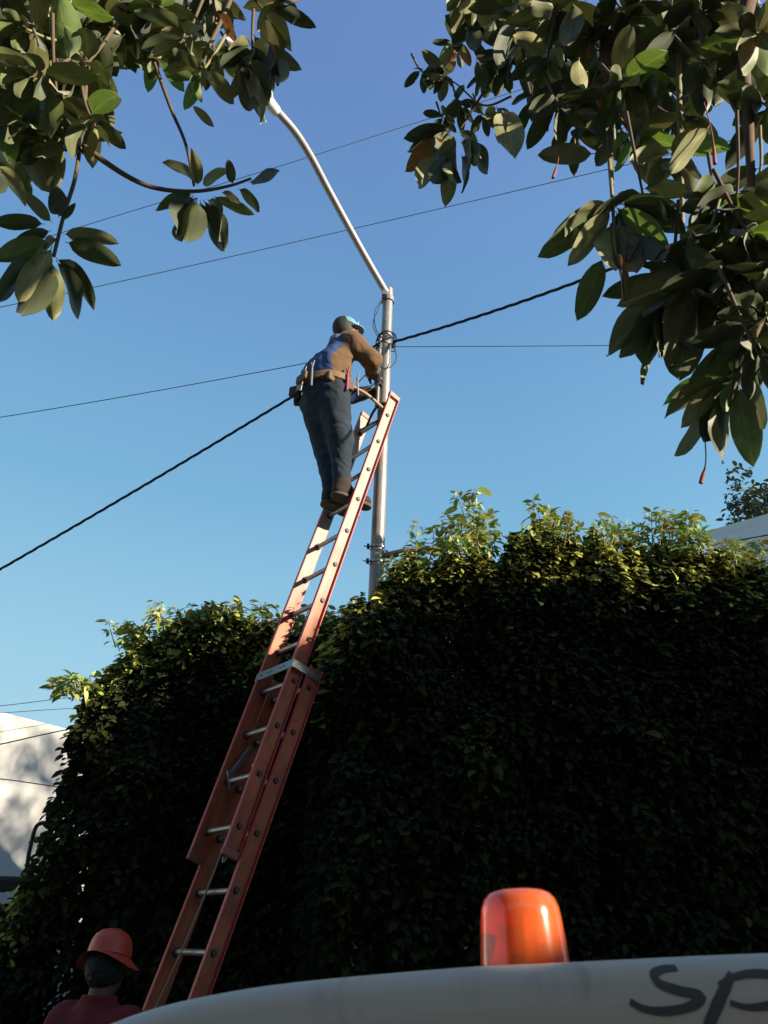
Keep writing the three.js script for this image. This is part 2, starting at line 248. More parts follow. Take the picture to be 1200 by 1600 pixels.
cable('dark wire slanting up across the white house wall', [at(-80, 1178, 7), at(0, 1163, 7), at(62, 1149, 7.2), at(200, 1120, 8)], .005);
cable('lowest wire sloping down across the white house wall', [at(-80, 1212, 7), at(0, 1217, 7), at(80, 1228, 7.2), at(200, 1245, 8)], .004);
cable('thin wire across the pale house wall', [at(900, 885, 9), at(1100, 853, 9.2), at(1200, 836, 9.2), at(1400, 800, 9.5)], .008);

// ------------------------------------------------------------------ extension ladder
const LN = V(-.71027, .62887 + EYE, -4.7073), LD = V(.78039, 0, -.62529), LU = V(.20937, .96334, -.16776), LR = V(.62529, 0, .78039), LNrm = V(.75178, -.26829, -.60237);
{
  const t = thing('extension_ladder', 'orange fibreglass extension ladder leaning on the lamp pole', 'ladder', V(0, 0, 0));
  const P = (s, r, n) => LN.clone().addScaledVector(LU, s).addScaledVector(LR, r).addScaledVector(LNrm, n - .0225 * Math.max(0, 1.05 - s)), W = .35; // the ladder bows a little under the worker
  // a channel rail: web across the ladder's depth with two flanges turned outward
  const rail = (s0, s1, r, out, n0, label) => {
    const web = beam(P(s0, r, n0), P(s1, r, n0), LR, .006, .094, 90), f1 = beam(P(s0, r + out * .013, n0 - .047), P(s1, r + out * .013, n0 - .047), LR, .026, .006), f2 = beam(P(s0, r + out * .013, n0 + .047), P(s1, r + out * .013, n0 + .047), LR, .028, .006);
    const wg = merged([web]); paintGeo(wg, (x, y, z) => { const s = (y - LN.y) / LU.y, k = out > 0 && n0 ? 0 : smooth(s + .25 * noise(x * 9, y * 9, z * 9), 1.35, 2.1); const f = .8 + .3 * noise(x * 14, y * 6, z * 14) + .2 * noise(x * 60, y * 22, z * 60), w = smooth(noise(x * 30, y * 13, z * 30), .35, .6) * .5; return [lerp(lerp(.62, .38, w) * f, .46, k), lerp(lerp(.15, .18, w) * f, .345, k), lerp(lerp(.055, .10, w) * f, .29, k)]; }); const m = mesh('rail', wg, M.fiber, t); mesh('flange', f1, M.fiberRed, m); mesh('flange', f2, M.fiberRed, m); if (label) m.userData.label = label;  // upper rail webs lighten towards the top, painting overexposed sunlight into the colour
    const capG = merged([beam(P(s0 - .012, r + out * .011, n0), P(s0 + .03, r + out * .011, n0), LR, .032, .106)]); mesh('end_cap', capG, std(.30, .12, .08, .8), m); return m;
  };
  const T = 3.585, base0 = -2.28, BN = .102;
  const fr = rail(-.16, T, .004, 1, 0, 'near upper rail, painted paler as if sunlit towards its top'), fl = rail(-.16, T - .0, -W - .004, -1, 0, 'far upper rail of the ladder');
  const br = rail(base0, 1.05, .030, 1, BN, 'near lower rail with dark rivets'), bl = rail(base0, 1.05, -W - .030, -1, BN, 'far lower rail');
  const tipMat = std(.34, .2, .16, .6); mesh('tip_cap', beam(P(T - .035, .012, 0), P(T + .012, .012, 0), LR, .036, .108), tipMat, fr); mesh('tip_cap', beam(P(T - .035, -W - .012, 0), P(T + .012, -W - .012, 0), LR, .036, .108), tipMat, fl);
  const boltG = (s, r, n) => tube([P(s, r, n), P(s, r + .012, n)], (q) => q < .5 ? .019 : .015, 12, 2);
  for (let k = 0; k < 12; k++) {
    const s = k * .305; mesh('rung', tube([P(s, -W, 0), P(s, 0, 0)], .0165, 12, 1), M.alu, t); mesh('bolt', boltG(s, .006, 0), M.bolt, fr);
    const q = tube([P(s, -W + .001, 0), P(s, -W + .02, 0)], .024, 10, 1); mesh('rung_plate', q, M.bolt, fl);
  }
  for (let k = -7; k < 4; k++) { const s = k * .305 + .0; mesh('rung', tube([P(s, -W - .03, BN), P(s, .03, BN)], .0165, 12, 1), M.alu, t); mesh('bolt', boltG(s, .032, BN), M.bolt, br); mesh('rung_plate', tube([P(s, -W - .028, BN), P(s, -W - .01, BN)], .024, 10, 1), M.bolt, bl); }
  // guide bracket, rung locks, rope and pulley
  const gs = 1.0, gn = -.066; const gb = mesh('guide_bracket', merged([beam(P(gs, -W - .04, gn), P(gs, .042, gn), LU, .06, .008), beam(P(gs, .044, gn + .002), P(gs, .044, .15), LU, .05, .006), beam(P(gs, -W - .044, gn + .002), P(gs, -W - .044, .15), LU, .05, .006)]), M.alu, t);
  for (const q of [-.06, -.1, -W + .03, -.2, -.24]) mesh('rivet', tube([P(gs, q, gn - .003), P(gs, q, gn - .008)], .006, 8, 1), M.bolt, gb);
  for (const r of [-W + .03, -.035]) mesh('rung_lock', merged([beam(P(.34, r, -.01), P(.55, r, .05), LR, .022, .03), beam(P(.26, r, .03), P(.36, r, -.03), LR, .02, .034)]), M.galvDark, t);
  mesh('rope', tube([P(.95, -.13, .04), P(.2, -.2, .06), P(-.6, -.21, .05), P(-1.4, -.27, .0), P(-2.25, -.3, -.05)], .005, 6, 30), M.rope, t);
  mesh('rope', tube([P(.95, -.085, .04), P(.4, -.1, .06), P(-.05, -.12, .06)], .005, 6, 14), M.rope, t);
  mesh('rope_hook', tube([P(-.05, -.12, .06), P(-.12, -.115, .06), P(-.17, -.13, .055), P(-.14, -.145, .05)], .007, 6, 10), M.galv, t);
  // dark lashing straps that hold the ladder tip to the pole
  const pl = POLE.clone(); const top = P(T - .05, 0, 0).y; pl.y = top - .02;
  mesh('pole_strap', tube([P(T - .06, -.0, .03), V(pl.x - .04, top - .05, pl.z + .09), P(T - .16, -W, .03)], .011, 8, 16), M.black, t); mesh('pole_strap', tube([P(T - .2, -.01, .04), V(pl.x - .05, top - .2, pl.z + .08), P(T - .1, -W, .04)], .009, 8, 16), M.black, t);
  for (const r of [.03, -W - .03]) mesh('foot', merged([beam(P(base0 - .06, r, BN), P(base0 + .06, r, BN), LR, .05, .1)]), M.black, t);
}

// ------------------------------------------------------------------ people
function handBones(w, dir, nrm, side, curl, s = 1) { // wrist, pointing, back-of-hand normal; side +1 puts the thumb on dir x nrm
  const D = V(...dir).normalize(), N = V(...nrm); N.addScaledVector(D, -N.dot(D)).normalize(); const S = D.clone().cross(N).multiplyScalar(side), W = V(...w), out = [], A = (v) => [v.x, v.y, v.z];
  const p = (a, b, c) => W.clone().addScaledVector(D, a * s).addScaledVector(S, b * s).addScaledVector(N, c * s);
  for (const b of [-.028, -.01, .009, .027]) out.push([A(p(.005, b * .6, 0)), .016 * s, A(p(.085, b, 0)), .0125 * s]);
  const len = [.062, .078, .083, .075]; [-.03, -.0105, .0095, .0295].forEach((b, i) => { let q = p(.085, b, 0), d = D.clone(); for (let k = 0; k < 3; k++) { d = d.clone().applyAxisAngle(D.clone().cross(N).normalize(), -curl * (k ? 1 : .7)); const e = q.clone().addScaledVector(d, len[i] * [.45, .31, .24][k] * s); out.push([A(q), (.0095 - k * .001) * s, A(e), (.0088 - k * .001) * s]); q = e; } });
  { const q = p(.02, .026, -.004), e = p(.055, .052, -.02), f = p(.085, .052, -.038); out.push([A(q), .013 * s, A(e), .0105 * s], [A(e), .0105 * s, A(f), .0085 * s]); }
  return out;
}
// bodies are laid out in local axes: x to the person's right, y up, -z forward
function skinHead(c, tilt = 0, yaw = 0) { const cy = Math.cos(yaw), sy = Math.sin(yaw); // distance field of a head whose centre is c, face towards -z turned down by tilt
  const ct = Math.cos(tilt), st = Math.sin(tilt);
  return (x0, y0, z0) => { const ex = x0 - c[0], ez = z0 - c[2], x = ex * cy - ez * sy, dy = y0 - c[1], dz = ex * sy + ez * cy; const y = dy * ct - dz * st, z = dy * st + dz * ct;
    let d = ball(x, y, z, [0, .025, .012], [.075, .098, .094]); d = smin(d, ball(x, y, z, [0, -.055, -.035], [.055, .062, .058]), .05); d = smin(d, capsule(x, y, z, [[0, .012, -.085], .011, [0, -.026, -.106], .016]), .02);
    for (const s of [-1, 1]) { d = smin(d, ball(x, y, z, [s * .078, -.005, .012], [.012, .033, .02]), .012); d = Math.max(d, -ball(x, y, z, [s * .032, .008, -.098], [.016, .010, .016])); d = smin(d, ball(x, y, z, [s * .032, .008, -.078], [.014, .014, .014]), .003); }
    d = smin(d, capsule(x, y, z, [[-.02, -.062, -.088], .007, [.02, -.062, -.088], .007]), .01); return d; };
}
function cloth(f, wr, sc) { return (x, y, z) => { const d = f(x, y, z); if (Math.abs(d) > .06) return d; const w = noise(x * sc, y * sc, z * sc + 4) * 1.5, fold = 1 - Math.abs(noise(x * sc * .9 + w, y * sc * 1.7 + x * 6 + w, z * sc * .9)) * 2; return d + wr * (noise(x * sc + 3, y * sc * .55, z * sc) * .6 - fold * .55 + noise(x * sc * 3, y * sc * 2.2 + 9, z * sc * 3) * .25); }; }
function fabric(r, g, b, seed) { const m = std(1, 1, 1, .92, { vertexColors: true, bumpMap: clothBump, bumpScale: .002 }); m.userData.c = [r, g, b]; return m; }
function paintGeo(g, fn) { const p = g.attributes.position, c = new Float32Array(p.count * 3); for (let i = 0; i < p.count; i++) { const k = fn(p.getX(i), p.getY(i), p.getZ(i)); c.set(k, i * 3); } g.setAttribute('color', new THREE.BufferAttribute(c, 3)); return g; }
const mott = (c, a, s) => (x, y, z) => { const n = 1 + a * fbm(x * s, y * s, z * s); return [c[0] * n, c[1] * n, c[2] * n]; };
const skinMat = std(.13, .064, .038, .65), hairMat = std(.015, .012, .01, .7);

function makeLineman() {
  const foot = LN.clone().addScaledVector(LU, 8 * .305).addScaledVector(LR, -.175); foot.y += .017;
  const t = thing('person', 'worker on the ladder in navy and brown shirt with cap and tool belt', 'person', foot); t.rotation.y = -Math.atan2(LR.z, LR.x); t.scale.setScalar(1.09);
  const B = (s, u, f) => [s, u, -f];
  const J = { pel: B(0, .84, -.24), sp: B(0, 1.03, -.24), ch: B(0, 1.19, -.19), nk: B(0, 1.36, -.13), hd: B(.0, 1.53, -.08), rs: B(.18, 1.27, -.15), ls: B(-.18, 1.27, -.14), re: B(.235, 1.15, .01), rw: B(.07, 1.20, .14), le: B(-.25, 1.04, .0), lw: B(-.04, 1.11, .19), rh: B(.095, .79, -.225), lh: B(-.095, .79, -.225), rk: B(.10, .45, -.13), lk: B(-.085, .45, -.12), ra: B(.085, .10, -.085), la: B(-.055, .10, -.07) };
  const torso = [[B(-.055, .85, -.24), .118, B(-.05, 1.03, -.235), .118], [B(.055, .85, -.24), .118, B(.05, 1.03, -.235), .118], [B(-.065, 1.03, -.235), .115, B(-.09, 1.19, -.185), .088], [B(.065, 1.03, -.235), .115, B(.09, 1.19, -.185), .088], [J.ls, .056, J.rs, .056], [B(0, 1.25, -.16), .07, J.nk, .056]];
  const legs = (g) => [[J.rh, .118 + g, J.rk, .068 + g], [J.rk, .07 + g, J.ra, .048 + g], [J.lh, .118 + g, J.lk, .068 + g], [J.lk, .07 + g, J.la, .048 + g], [B(0, .85, -.24), .128 + g, B(0, .80, -.24), .135 + g]];
  const arms = (g) => [[J.rs, .054 + g, J.re, .042 + g], [J.re, .043 + g, J.rw, .03 + g], [J.ls, .054 + g, J.le, .042 + g], [J.le, .043 + g, J.lw, .03 + g]];
  const rHand = handBones(J.rw, B(-.35, .05, .9), B(.2, .9, .3), -1, .55), lHand = handBones(J.lw, B(.4, .1, .9), B(-.8, .1, .3), -1, .6);
  const bodyF = field([...torso, ...legs(0), ...arms(0), [J.nk, .056, J.hd, .06], [J.ra, .042, B(.085, .035, .06), .035], [J.la, .042, B(-.05, .035, .08), .035]], .05);
  const parts = [sdfGeometry(bodyF, [-.5, -.02, -.4], [.5, 1.55, .5], .014), sdfGeometry((x, y, z) => smin(skinHead(J.hd, .2, -.55)(x, y, z), capsule(x, y, z, [J.nk, .056, J.hd, .055]), .03), [-.14, 1.28, -.12], [.14, 1.72, .28], .006)];
  for (const [h, w] of [[rHand, J.rw], [lHand, J.lw]]) parts.push(sdfGeometry(field(h, .012), [w[0] - .2, w[1] - .16, w[2] - .2], [w[0] + .2, w[1] + .16, w[2] + .2], .0045));
  mesh('body', merged(parts), skinMat, t);
  const hairF = (x, y, z) => Math.max(ball(x, y, z, [J.hd[0], J.hd[1] + .02, J.hd[2] + .02], [.084, .108, .1]), -(z - J.hd[2] + .02), -(y - J.hd[1] + .07)); mesh('hair', sdfGeometry(hairF, [-.12, 1.45, -.1], [.12, 1.75, .26], .007), hairMat, t);
  // trousers
  const tf = cloth(field(legs(.009), .06), .010, 11), tro = sdfGeometry((x, y, z) => Math.max(tf(x, y, z), .075 - y, y - .91), [-.4, .02, -.35], [.4, 1.1, .5], .0105);
  mesh('trousers', paintGeo(tro, mott([.011, .020, .031], .5, 7)), fabric(), t);
  // shirt: navy back, brown sleeves, sides and shoulders
  const sf0 = field([...torso.map(([a, r, b, q]) => [a, r + .019, b, q + .019]), ...arms(.02)], .05), sf = cloth(sf0, .013, 9);
  const shirt = sdfGeometry((x, y, z) => { let d = Math.max(sf(x, y, z), .875 - y - .02 * noise(x * 9, 0, z * 9)); d = Math.max(d, .045 - Math.hypot(x - J.rw[0], y - J.rw[1], z - J.rw[2]), .045 - Math.hypot(x - J.lw[0], y - J.lw[1], z - J.lw[2])); const nh = Math.hypot(x - J.nk[0], z - J.nk[2]); if (nh < .085) d = Math.max(d, y - 1.385); return d; }, [-.5, .83, -.45], [.5, 1.5, .5], .0095);
  const navy = mott([.020, .048, .14], .5, 8), brown = mott([.12, .066, .03], .4, 9);
  mesh('shirt', paintGeo(shirt, (x, y, z) => { const sp = lerp(.24, .15, smooth(y, 1.03, 1.27)); const back = x < .185 && z > sp - .02 - x * .2 && x > -.2 || x < -.05; return back && !(x < -.2 && z < .1) ? navy(x, y, z) : brown(x, y, z); }), fabric(), t).userData.label = 'long sleeved shirt with navy back and brown sleeves';
  mesh('collar', sdfGeometry((x, y, z) => Math.max(Math.abs(Math.hypot(x - J.nk[0], (z - J.nk[2]) * .95) - .075) - .008, Math.abs(y - 1.372 - (z - J.nk[2]) * .25) - .02), [-.13, 1.3, .0], [.13, 1.46, .26], .006), std(.16, .19, .25, .9), t);
  // boots
  for (const [a, s, fz] of [[J.ra, .085, .0], [J.la, -.055, .02]]) {
    const bf = field([[a, .058, [a[0], .045, a[2] + .02], .05], [[a[0], .045, a[2] - .02], .05, [s + .012 * Math.sign(s), .04, -.115 - fz], .043], [a, .058, [a[0], .17, a[2] - .01], .056]], .03);
    const b = mesh('boot', paintGeo(sdfGeometry((x, y, z) => Math.max(bf(x, y, z), .008 - y, y - .19), [s - .12, -.01, -.3], [s + .12, .24, .25], .008), mott([.03, .02, .014], .35, 18)), fabric(), t);
    mesh('sole', sdfGeometry((x, y, z) => Math.max(bf(x, .04, z) - .004, Math.abs(y) - .013), [s - .12, -.04, -.3], [s + .12, .04, .25], .008), std(.085, .062, .042, .9), b);
  }
  // tool belt with pouches, pliers and lanyard
  const wf = field([[B(-.055, .85, -.24), .146, B(.055, .85, -.24), .146], [B(0, .85, -.24), .15, B(0, .84, -.24), .155]], .08), bandY = (x, z) => .875 + .03 * x - .10 * (z - .25);
  const belt = mesh('tool_belt', sdfGeometry((x, y, z) => { const d = wf(x, clamp(y, .84, .86), z); return Math.max(Math.abs(d - .012) - .008, Math.abs(y - bandY(x, z)) - .03); }, [-.32, .74, -.02], [.32, 1.0, .52], .008), std(.15, .08, .036, .75), t);
  const pouch = (s, u, f, w, h, d, turn, m) => { const g = new RoundedBoxGeometry(w, h, d, 3, .012); const q = mesh('pouch', g, m, belt); q.position.set(...B(s, u - .12, f)); q.rotation.y = turn; return q; };
  const dk = std(.035, .028, .024, .8), lt = std(.12, .068, .035, .8);
  pouch(-.13, .975, -.40, .09, .085, .045, .5, dk); pouch(-.195, .97, -.335, .055, .08, .06, .9, dk); pouch(.02, .985, -.445, .12, .07, .035, 0, lt); pouch(.19, .965, -.31, .035, .075, .08, .2, lt); pouch(.20, .97, -.16, .035, .09, .07, -.2, lt); pouch(-.02, .94, -.43, .05, .05, .03, 0, std(.25, .25, .25, .5));
  const tool = (a, b, r, m) => { a[1] -= .12; b[1] -= .12; return mesh('hand_tool', merged([tube([B(...a), B(...b)].map((v) => V(...v)), r, 8, 4), tube([V(...B(...a)), V(...B(a[0] + .02, a[1] + .06, a[2]))], r * .7, 6, 2), tube([V(...B(...a)), V(...B(a[0] - .015, a[1] + .06, a[2]))], r * .7, 6, 2)]), m, belt); };
  tool([.10, 1.04, -.42], [.12, .87, -.425], .008, M.galvDark); tool([.05, 1.0, -.45], [.015, .88, -.445], .007, M.galv); tool([.23, 1.03, -.2], [.235, .88, -.2], .009, std(.30, .035, .07, .5)); tool([.215, 1.02, -.1], [.22, .9, -.09], .007, M.galvDark);
  mesh('lanyard', tube([V(...B(.17, .88, -.13)), V(...B(.19, .86, .0)), V(...B(.16, .85, .16)), V(...B(.13, .84, .27)), V(...B(.06, .845, .335))], .012, 8, 20), std(.34, .23, .12, .8), belt);
  // cap: dark back, pale blue front and peak, worn facing the work
  const cap = new THREE.Group(); cap.name = 'cap'; t.add(cap); cap.position.set(J.hd[0], J.hd[1] + .038, J.hd[2] + .012); cap.rotation.set(-.16, -.62, 0, 'YXZ'); cap.scale.set(.95, .92, .9);
  const dome = (a, b) => { const g = new THREE.SphereGeometry(1, 20, 12, a, b, 0, Math.PI * .5); g.scale(.092, .098, .108); return g; };
  const pale = std(.12, .27, .34, .9); mesh('front_panel', dome(Math.PI - .25, Math.PI + .5), pale, cap).material.side = THREE.DoubleSide; const bk = mesh('back_panel', dome(.25, Math.PI - .5), std(.02, .022, .03, .9), cap); bk.material.side = THREE.DoubleSide; mesh('badge', box(.06, .04, .006, 0, .045, -.1, .002).rotateX(.0), std(.75, .75, .75, .8), cap);
  { const sh = new THREE.Shape(); sh.absellipse(0, 0, .082, .088, 0, Math.PI, false); const e = new THREE.ExtrudeGeometry(sh, { depth: .006, bevelEnabled: true, bevelSize: .003, bevelThickness: .002, bevelSegments: 2, curveSegments: 20 }); e.rotateX(-Math.PI / 2); const p = e.attributes.position; for (let i = 0; i < p.count; i++) { const x = p.getX(i); p.setY(i, p.getY(i) - x * x * 3.2); } e.computeVertexNormals(); e.translate(0, .004, -.075); mesh('peak', e, pale, cap); }
  mesh('button', new THREE.SphereGeometry(.009, 10, 8).translate(0, .1, 0), pale, cap);
  // dark tool and wires in the working hand
  return { t, J, B };
}
const lineman = makeLineman();
{ // black cutting pliers held at the pole and the loose wire tails he works on
  const q = lineman.t, w = (s, u, f) => q.localToWorld(V(s, u, -f)); q.updateMatrixWorld(true);
  tag(mesh('pliers', merged([tube([w(.06, 1.19, .19), w(.05, 1.16, .22), w(.05, 1.14, .26)], .013, 8, 10), tube([w(.07, 1.18, .17), w(.08, 1.14, .21), w(.05, 1.13, .26)], .012, 8, 10), tube([w(.05, 1.135, .26), w(.045, 1.145, .295)], .017, 8, 4)]), M.black, scene), 'black handled pliers in the hand of the worker at the pole', 'pliers');
  const tails = []; const r = rng(17); for (let i = 0; i < 6; i++) { const a = w(.05 + r() * .05, 1.22 + r() * .08, .22), e = w(.06 + r() * .12, .90 + r() * .2, -.02 + r() * .16); const m = a.clone().lerp(e, .5).add(V((r() - .5) * .16, (r() - .6) * .12, .03)); tails.push(tube([a, m, e], .0045, 5, 14)); }
  tag(mesh('loose_wires', merged(tails), M.blackCable, scene), 'loose black wire tails hanging between the worker and the pole', 'wire');
}

function makeHelper() {
  const h = at(170, 1499, 4.55), t = thing('person', 'person in orange hard hat and dark red shirt seen from behind', 'person', V(h.x, 0, h.z)); t.rotation.y = -.35;
  const S = h.y - .03 - 1.555; t.scale.setScalar(1 + S / 1.6);
  const J = { hd: [0, 1.56, -.01], nk: [0, 1.43, .02], rs: [.165, 1.315, .01], ls: [-.165, 1.315, .01], re: [.23, 1.06, .02], rw: [.24, .84, -.08], le: [-.23, 1.06, .02], lw: [-.24, .84, -.08], rh: [.095, .9, 0], lh: [-.095, .9, 0], rk: [.1, .49, -.01], lk: [-.1, .49, -.01], ra: [.1, .09, .02], la: [-.1, .09, .02] };
  const torso = [[[-.05, .95, 0], .12, [-.05, 1.15, .01], .125], [[.05, .95, 0], .12, [.05, 1.15, .01], .125], [[-.07, 1.15, .01], .12, [-.09, 1.25, .01], .09], [[.07, 1.15, .01], .12, [.09, 1.25, .01], .09], [J.ls, .062, J.rs, .062], [[0, 1.31, .015], .07, J.nk, .056]];
  const legs = (g) => [[J.rh, .11 + g, J.rk, .066 + g], [J.rk, .066 + g, J.ra, .045 + g], [J.lh, .11 + g, J.lk, .066 + g], [J.lk, .066 + g, J.la, .045 + g]], arms = (g) => [[J.rs, .056 + g, J.re, .042 + g], [J.re, .042 + g, J.rw, .03 + g], [J.ls, .056 + g, J.le, .042 + g], [J.le, .042 + g, J.lw, .03 + g]];
  const parts = [sdfGeometry(field([...torso, ...legs(0), ...arms(0), [J.ra, .04, [.1, .035, -.13], .034], [J.la, .04, [-.1, .035, -.13], .034]], .05), [-.45, -.02, -.3], [.45, 1.5, .3], .015), sdfGeometry((x, y, z) => smin(skinHead(J.hd, .25)(x, y, z), capsule(x, y, z, [J.nk, .055, J.hd, .055]), .03), [-.14, 1.36, -.18], [.14, 1.74, .18], .006)];
  for (const [w, s] of [[J.rw, 1], [J.lw, -1]]) parts.push(sdfGeometry(field(handBones(w, [0, -1, -.3], [s, 0, 0], s, .25), .012), [w[0] - .15, w[1] - .24, w[2] - .16], [w[0] + .15, w[1] + .05, w[2] + .12], .005));
  mesh('body', merged(parts), skinMat, t);
  mesh('hair', sdfGeometry((x, y, z) => Math.max(ball(x, y, z, [0, 1.565, .012], [.09, .115, .106]) + .004 * noise(x * 70, y * 70, z * 70), -z - .02 - .3 * Math.max(0, 1.56 - y), 1.468 - y + .012 * noise(x * 40, 3, z * 40)), [-.12, 1.44, -.06], [.12, 1.72, .15], .006), hairMat, t);
  const sf = cloth(field([...torso.map(([a, r, b, q]) => [a, r + .022, b, q + .022]), [J.rs, .08, J.re, .068], [J.ls, .08, J.le, .068]], .05), .012, 8);
  mesh('shirt', paintGeo(sdfGeometry((x, y, z) => { let d = Math.max(sf(x, y, z), .86 - y, 1.14 - y - (Math.abs(x) < .2 ? 9 : 0)); if (Math.hypot(x, z - .02) < .085) d = Math.max(d, y - 1.44); return d; }, [-.42, .82, -.26], [.42, 1.5, .28], .01), mott([.15, .009, .012], .3, 8)), fabric(), t);
  mesh('trousers', paintGeo(sdfGeometry((x, y, z) => Math.max(cloth(field([...legs(.022), [[0, .95, 0], .14, [0, .9, 0], .14]], .05), .01, 9)(x, y, z), .06 - y, y - .98), [-.3, .02, -.25], [.3, 1.0, .25], .014), mott([.03, .04, .07], .3, 8)), fabric(), t);
  for (const s of [1, -1]) mesh('shoe', sdfGeometry((x, y, z) => Math.max(field([[[s * .1, .05, .02], .055, [s * .1, .045, -.15], .045]], .02)(x, y, z), -y), [s * .1 - .09, -.02, -.25], [s * .1 + .09, .13, .12], .01), std(.05, .04, .03, .7), t);
  // hard hat with ridges and a brim all round, tipped forward
  const hat = new THREE.Group(); hat.name = 'hard_hat'; t.add(hat); hat.position.set(0, 1.61, .0); hat.rotation.set(-.2, .1, .05); hat.scale.set(.86, .68, .86);
  const orange = std(.52, .055, .022, .45); orange.side = THREE.DoubleSide;
  const pr = [[.003, .152], [.04, .149], [.075, .133], [.1, .105], [.115, .065], [.121, .02], [.124, -.012], [.128, -.02]].map(([x, y]) => new THREE.Vector2(x, y)); mesh('shell', new THREE.LatheGeometry(pr.reverse(), 40).scale(.94, 1, 1.12), orange, hat);
  { const br = new THREE.RingGeometry(.118, .17, 40, 3).rotateX(-Math.PI / 2); const p = br.attributes.position; for (let i = 0; i < p.count; i++) { const x = p.getX(i), z = p.getZ(i), r = Math.hypot(x, z), side = Math.abs(x) / r, k = 1 + (z < 0 ? .3 * (-z / r) : -.1 * (z / r)); const rr = .118 + (r - .118) * k; p.setXYZ(i, x / r * rr * .94, -.016 - (r - .118) * (.35 + 1.2 * side * side), z / r * rr * 1.12); } br.computeVertexNormals(); mesh('brim', br, orange, hat); }
  mesh('ridge', merged([-.03, .0, .03].map((x) => tube([-1, -.5, 0, .5, 1].map((a) => V(x, .14 * Math.cos(a * 1.15) + .008, Math.sin(a * 1.15) * .125)), .0075, 6, 20))), orange, hat);
  return t;
}
makeHelper();

// ------------------------------------------------------------------ pickup: only the painted roof and its hand-lettered flank show
const TX = [[60, 1660], [120, 1624], [170, 1601], [230, 1579], [300, 1561], [400, 1543], [500, 1531], [620, 1520], [750, 1510], [880, 1504], [1000, 1498], [1100, 1493], [1200, 1489]].map(([x, y]) => at(x, y, 0, -.975));
const roofTop = (x) => { if (x <= TX[0].x) return TX[0].y - (TX[0].x - x) * 1.1; for (let i = 0; i < TX.length - 1; i++) if (x <= TX[i + 1].x) { const a = TX[Math.max(0, i - 1)], b = TX[i], c = TX[i + 1], d = TX[Math.min(TX.length - 1, i + 2)], t = (x - b.x) / (c.x - b.x); const m0 = (c.y - a.y) / (c.x - a.x) * (c.x - b.x), m1 = (d.y - b.y) / (d.x - b.x) * (c.x - b.x); return (2 * t ** 3 - 3 * t * t + 1) * b.y + (t ** 3 - 2 * t * t + t) * m0 + (-2 * t ** 3 + 3 * t * t) * c.y + (t ** 3 - t * t) * m1; } return TX[TX.length - 1].y - Math.max(0, x - .9) ** 2 * .6; };
const flankZ = (drop) => -.975 + .032 * (1 - Math.exp(-drop / .013)) + .16 * drop;
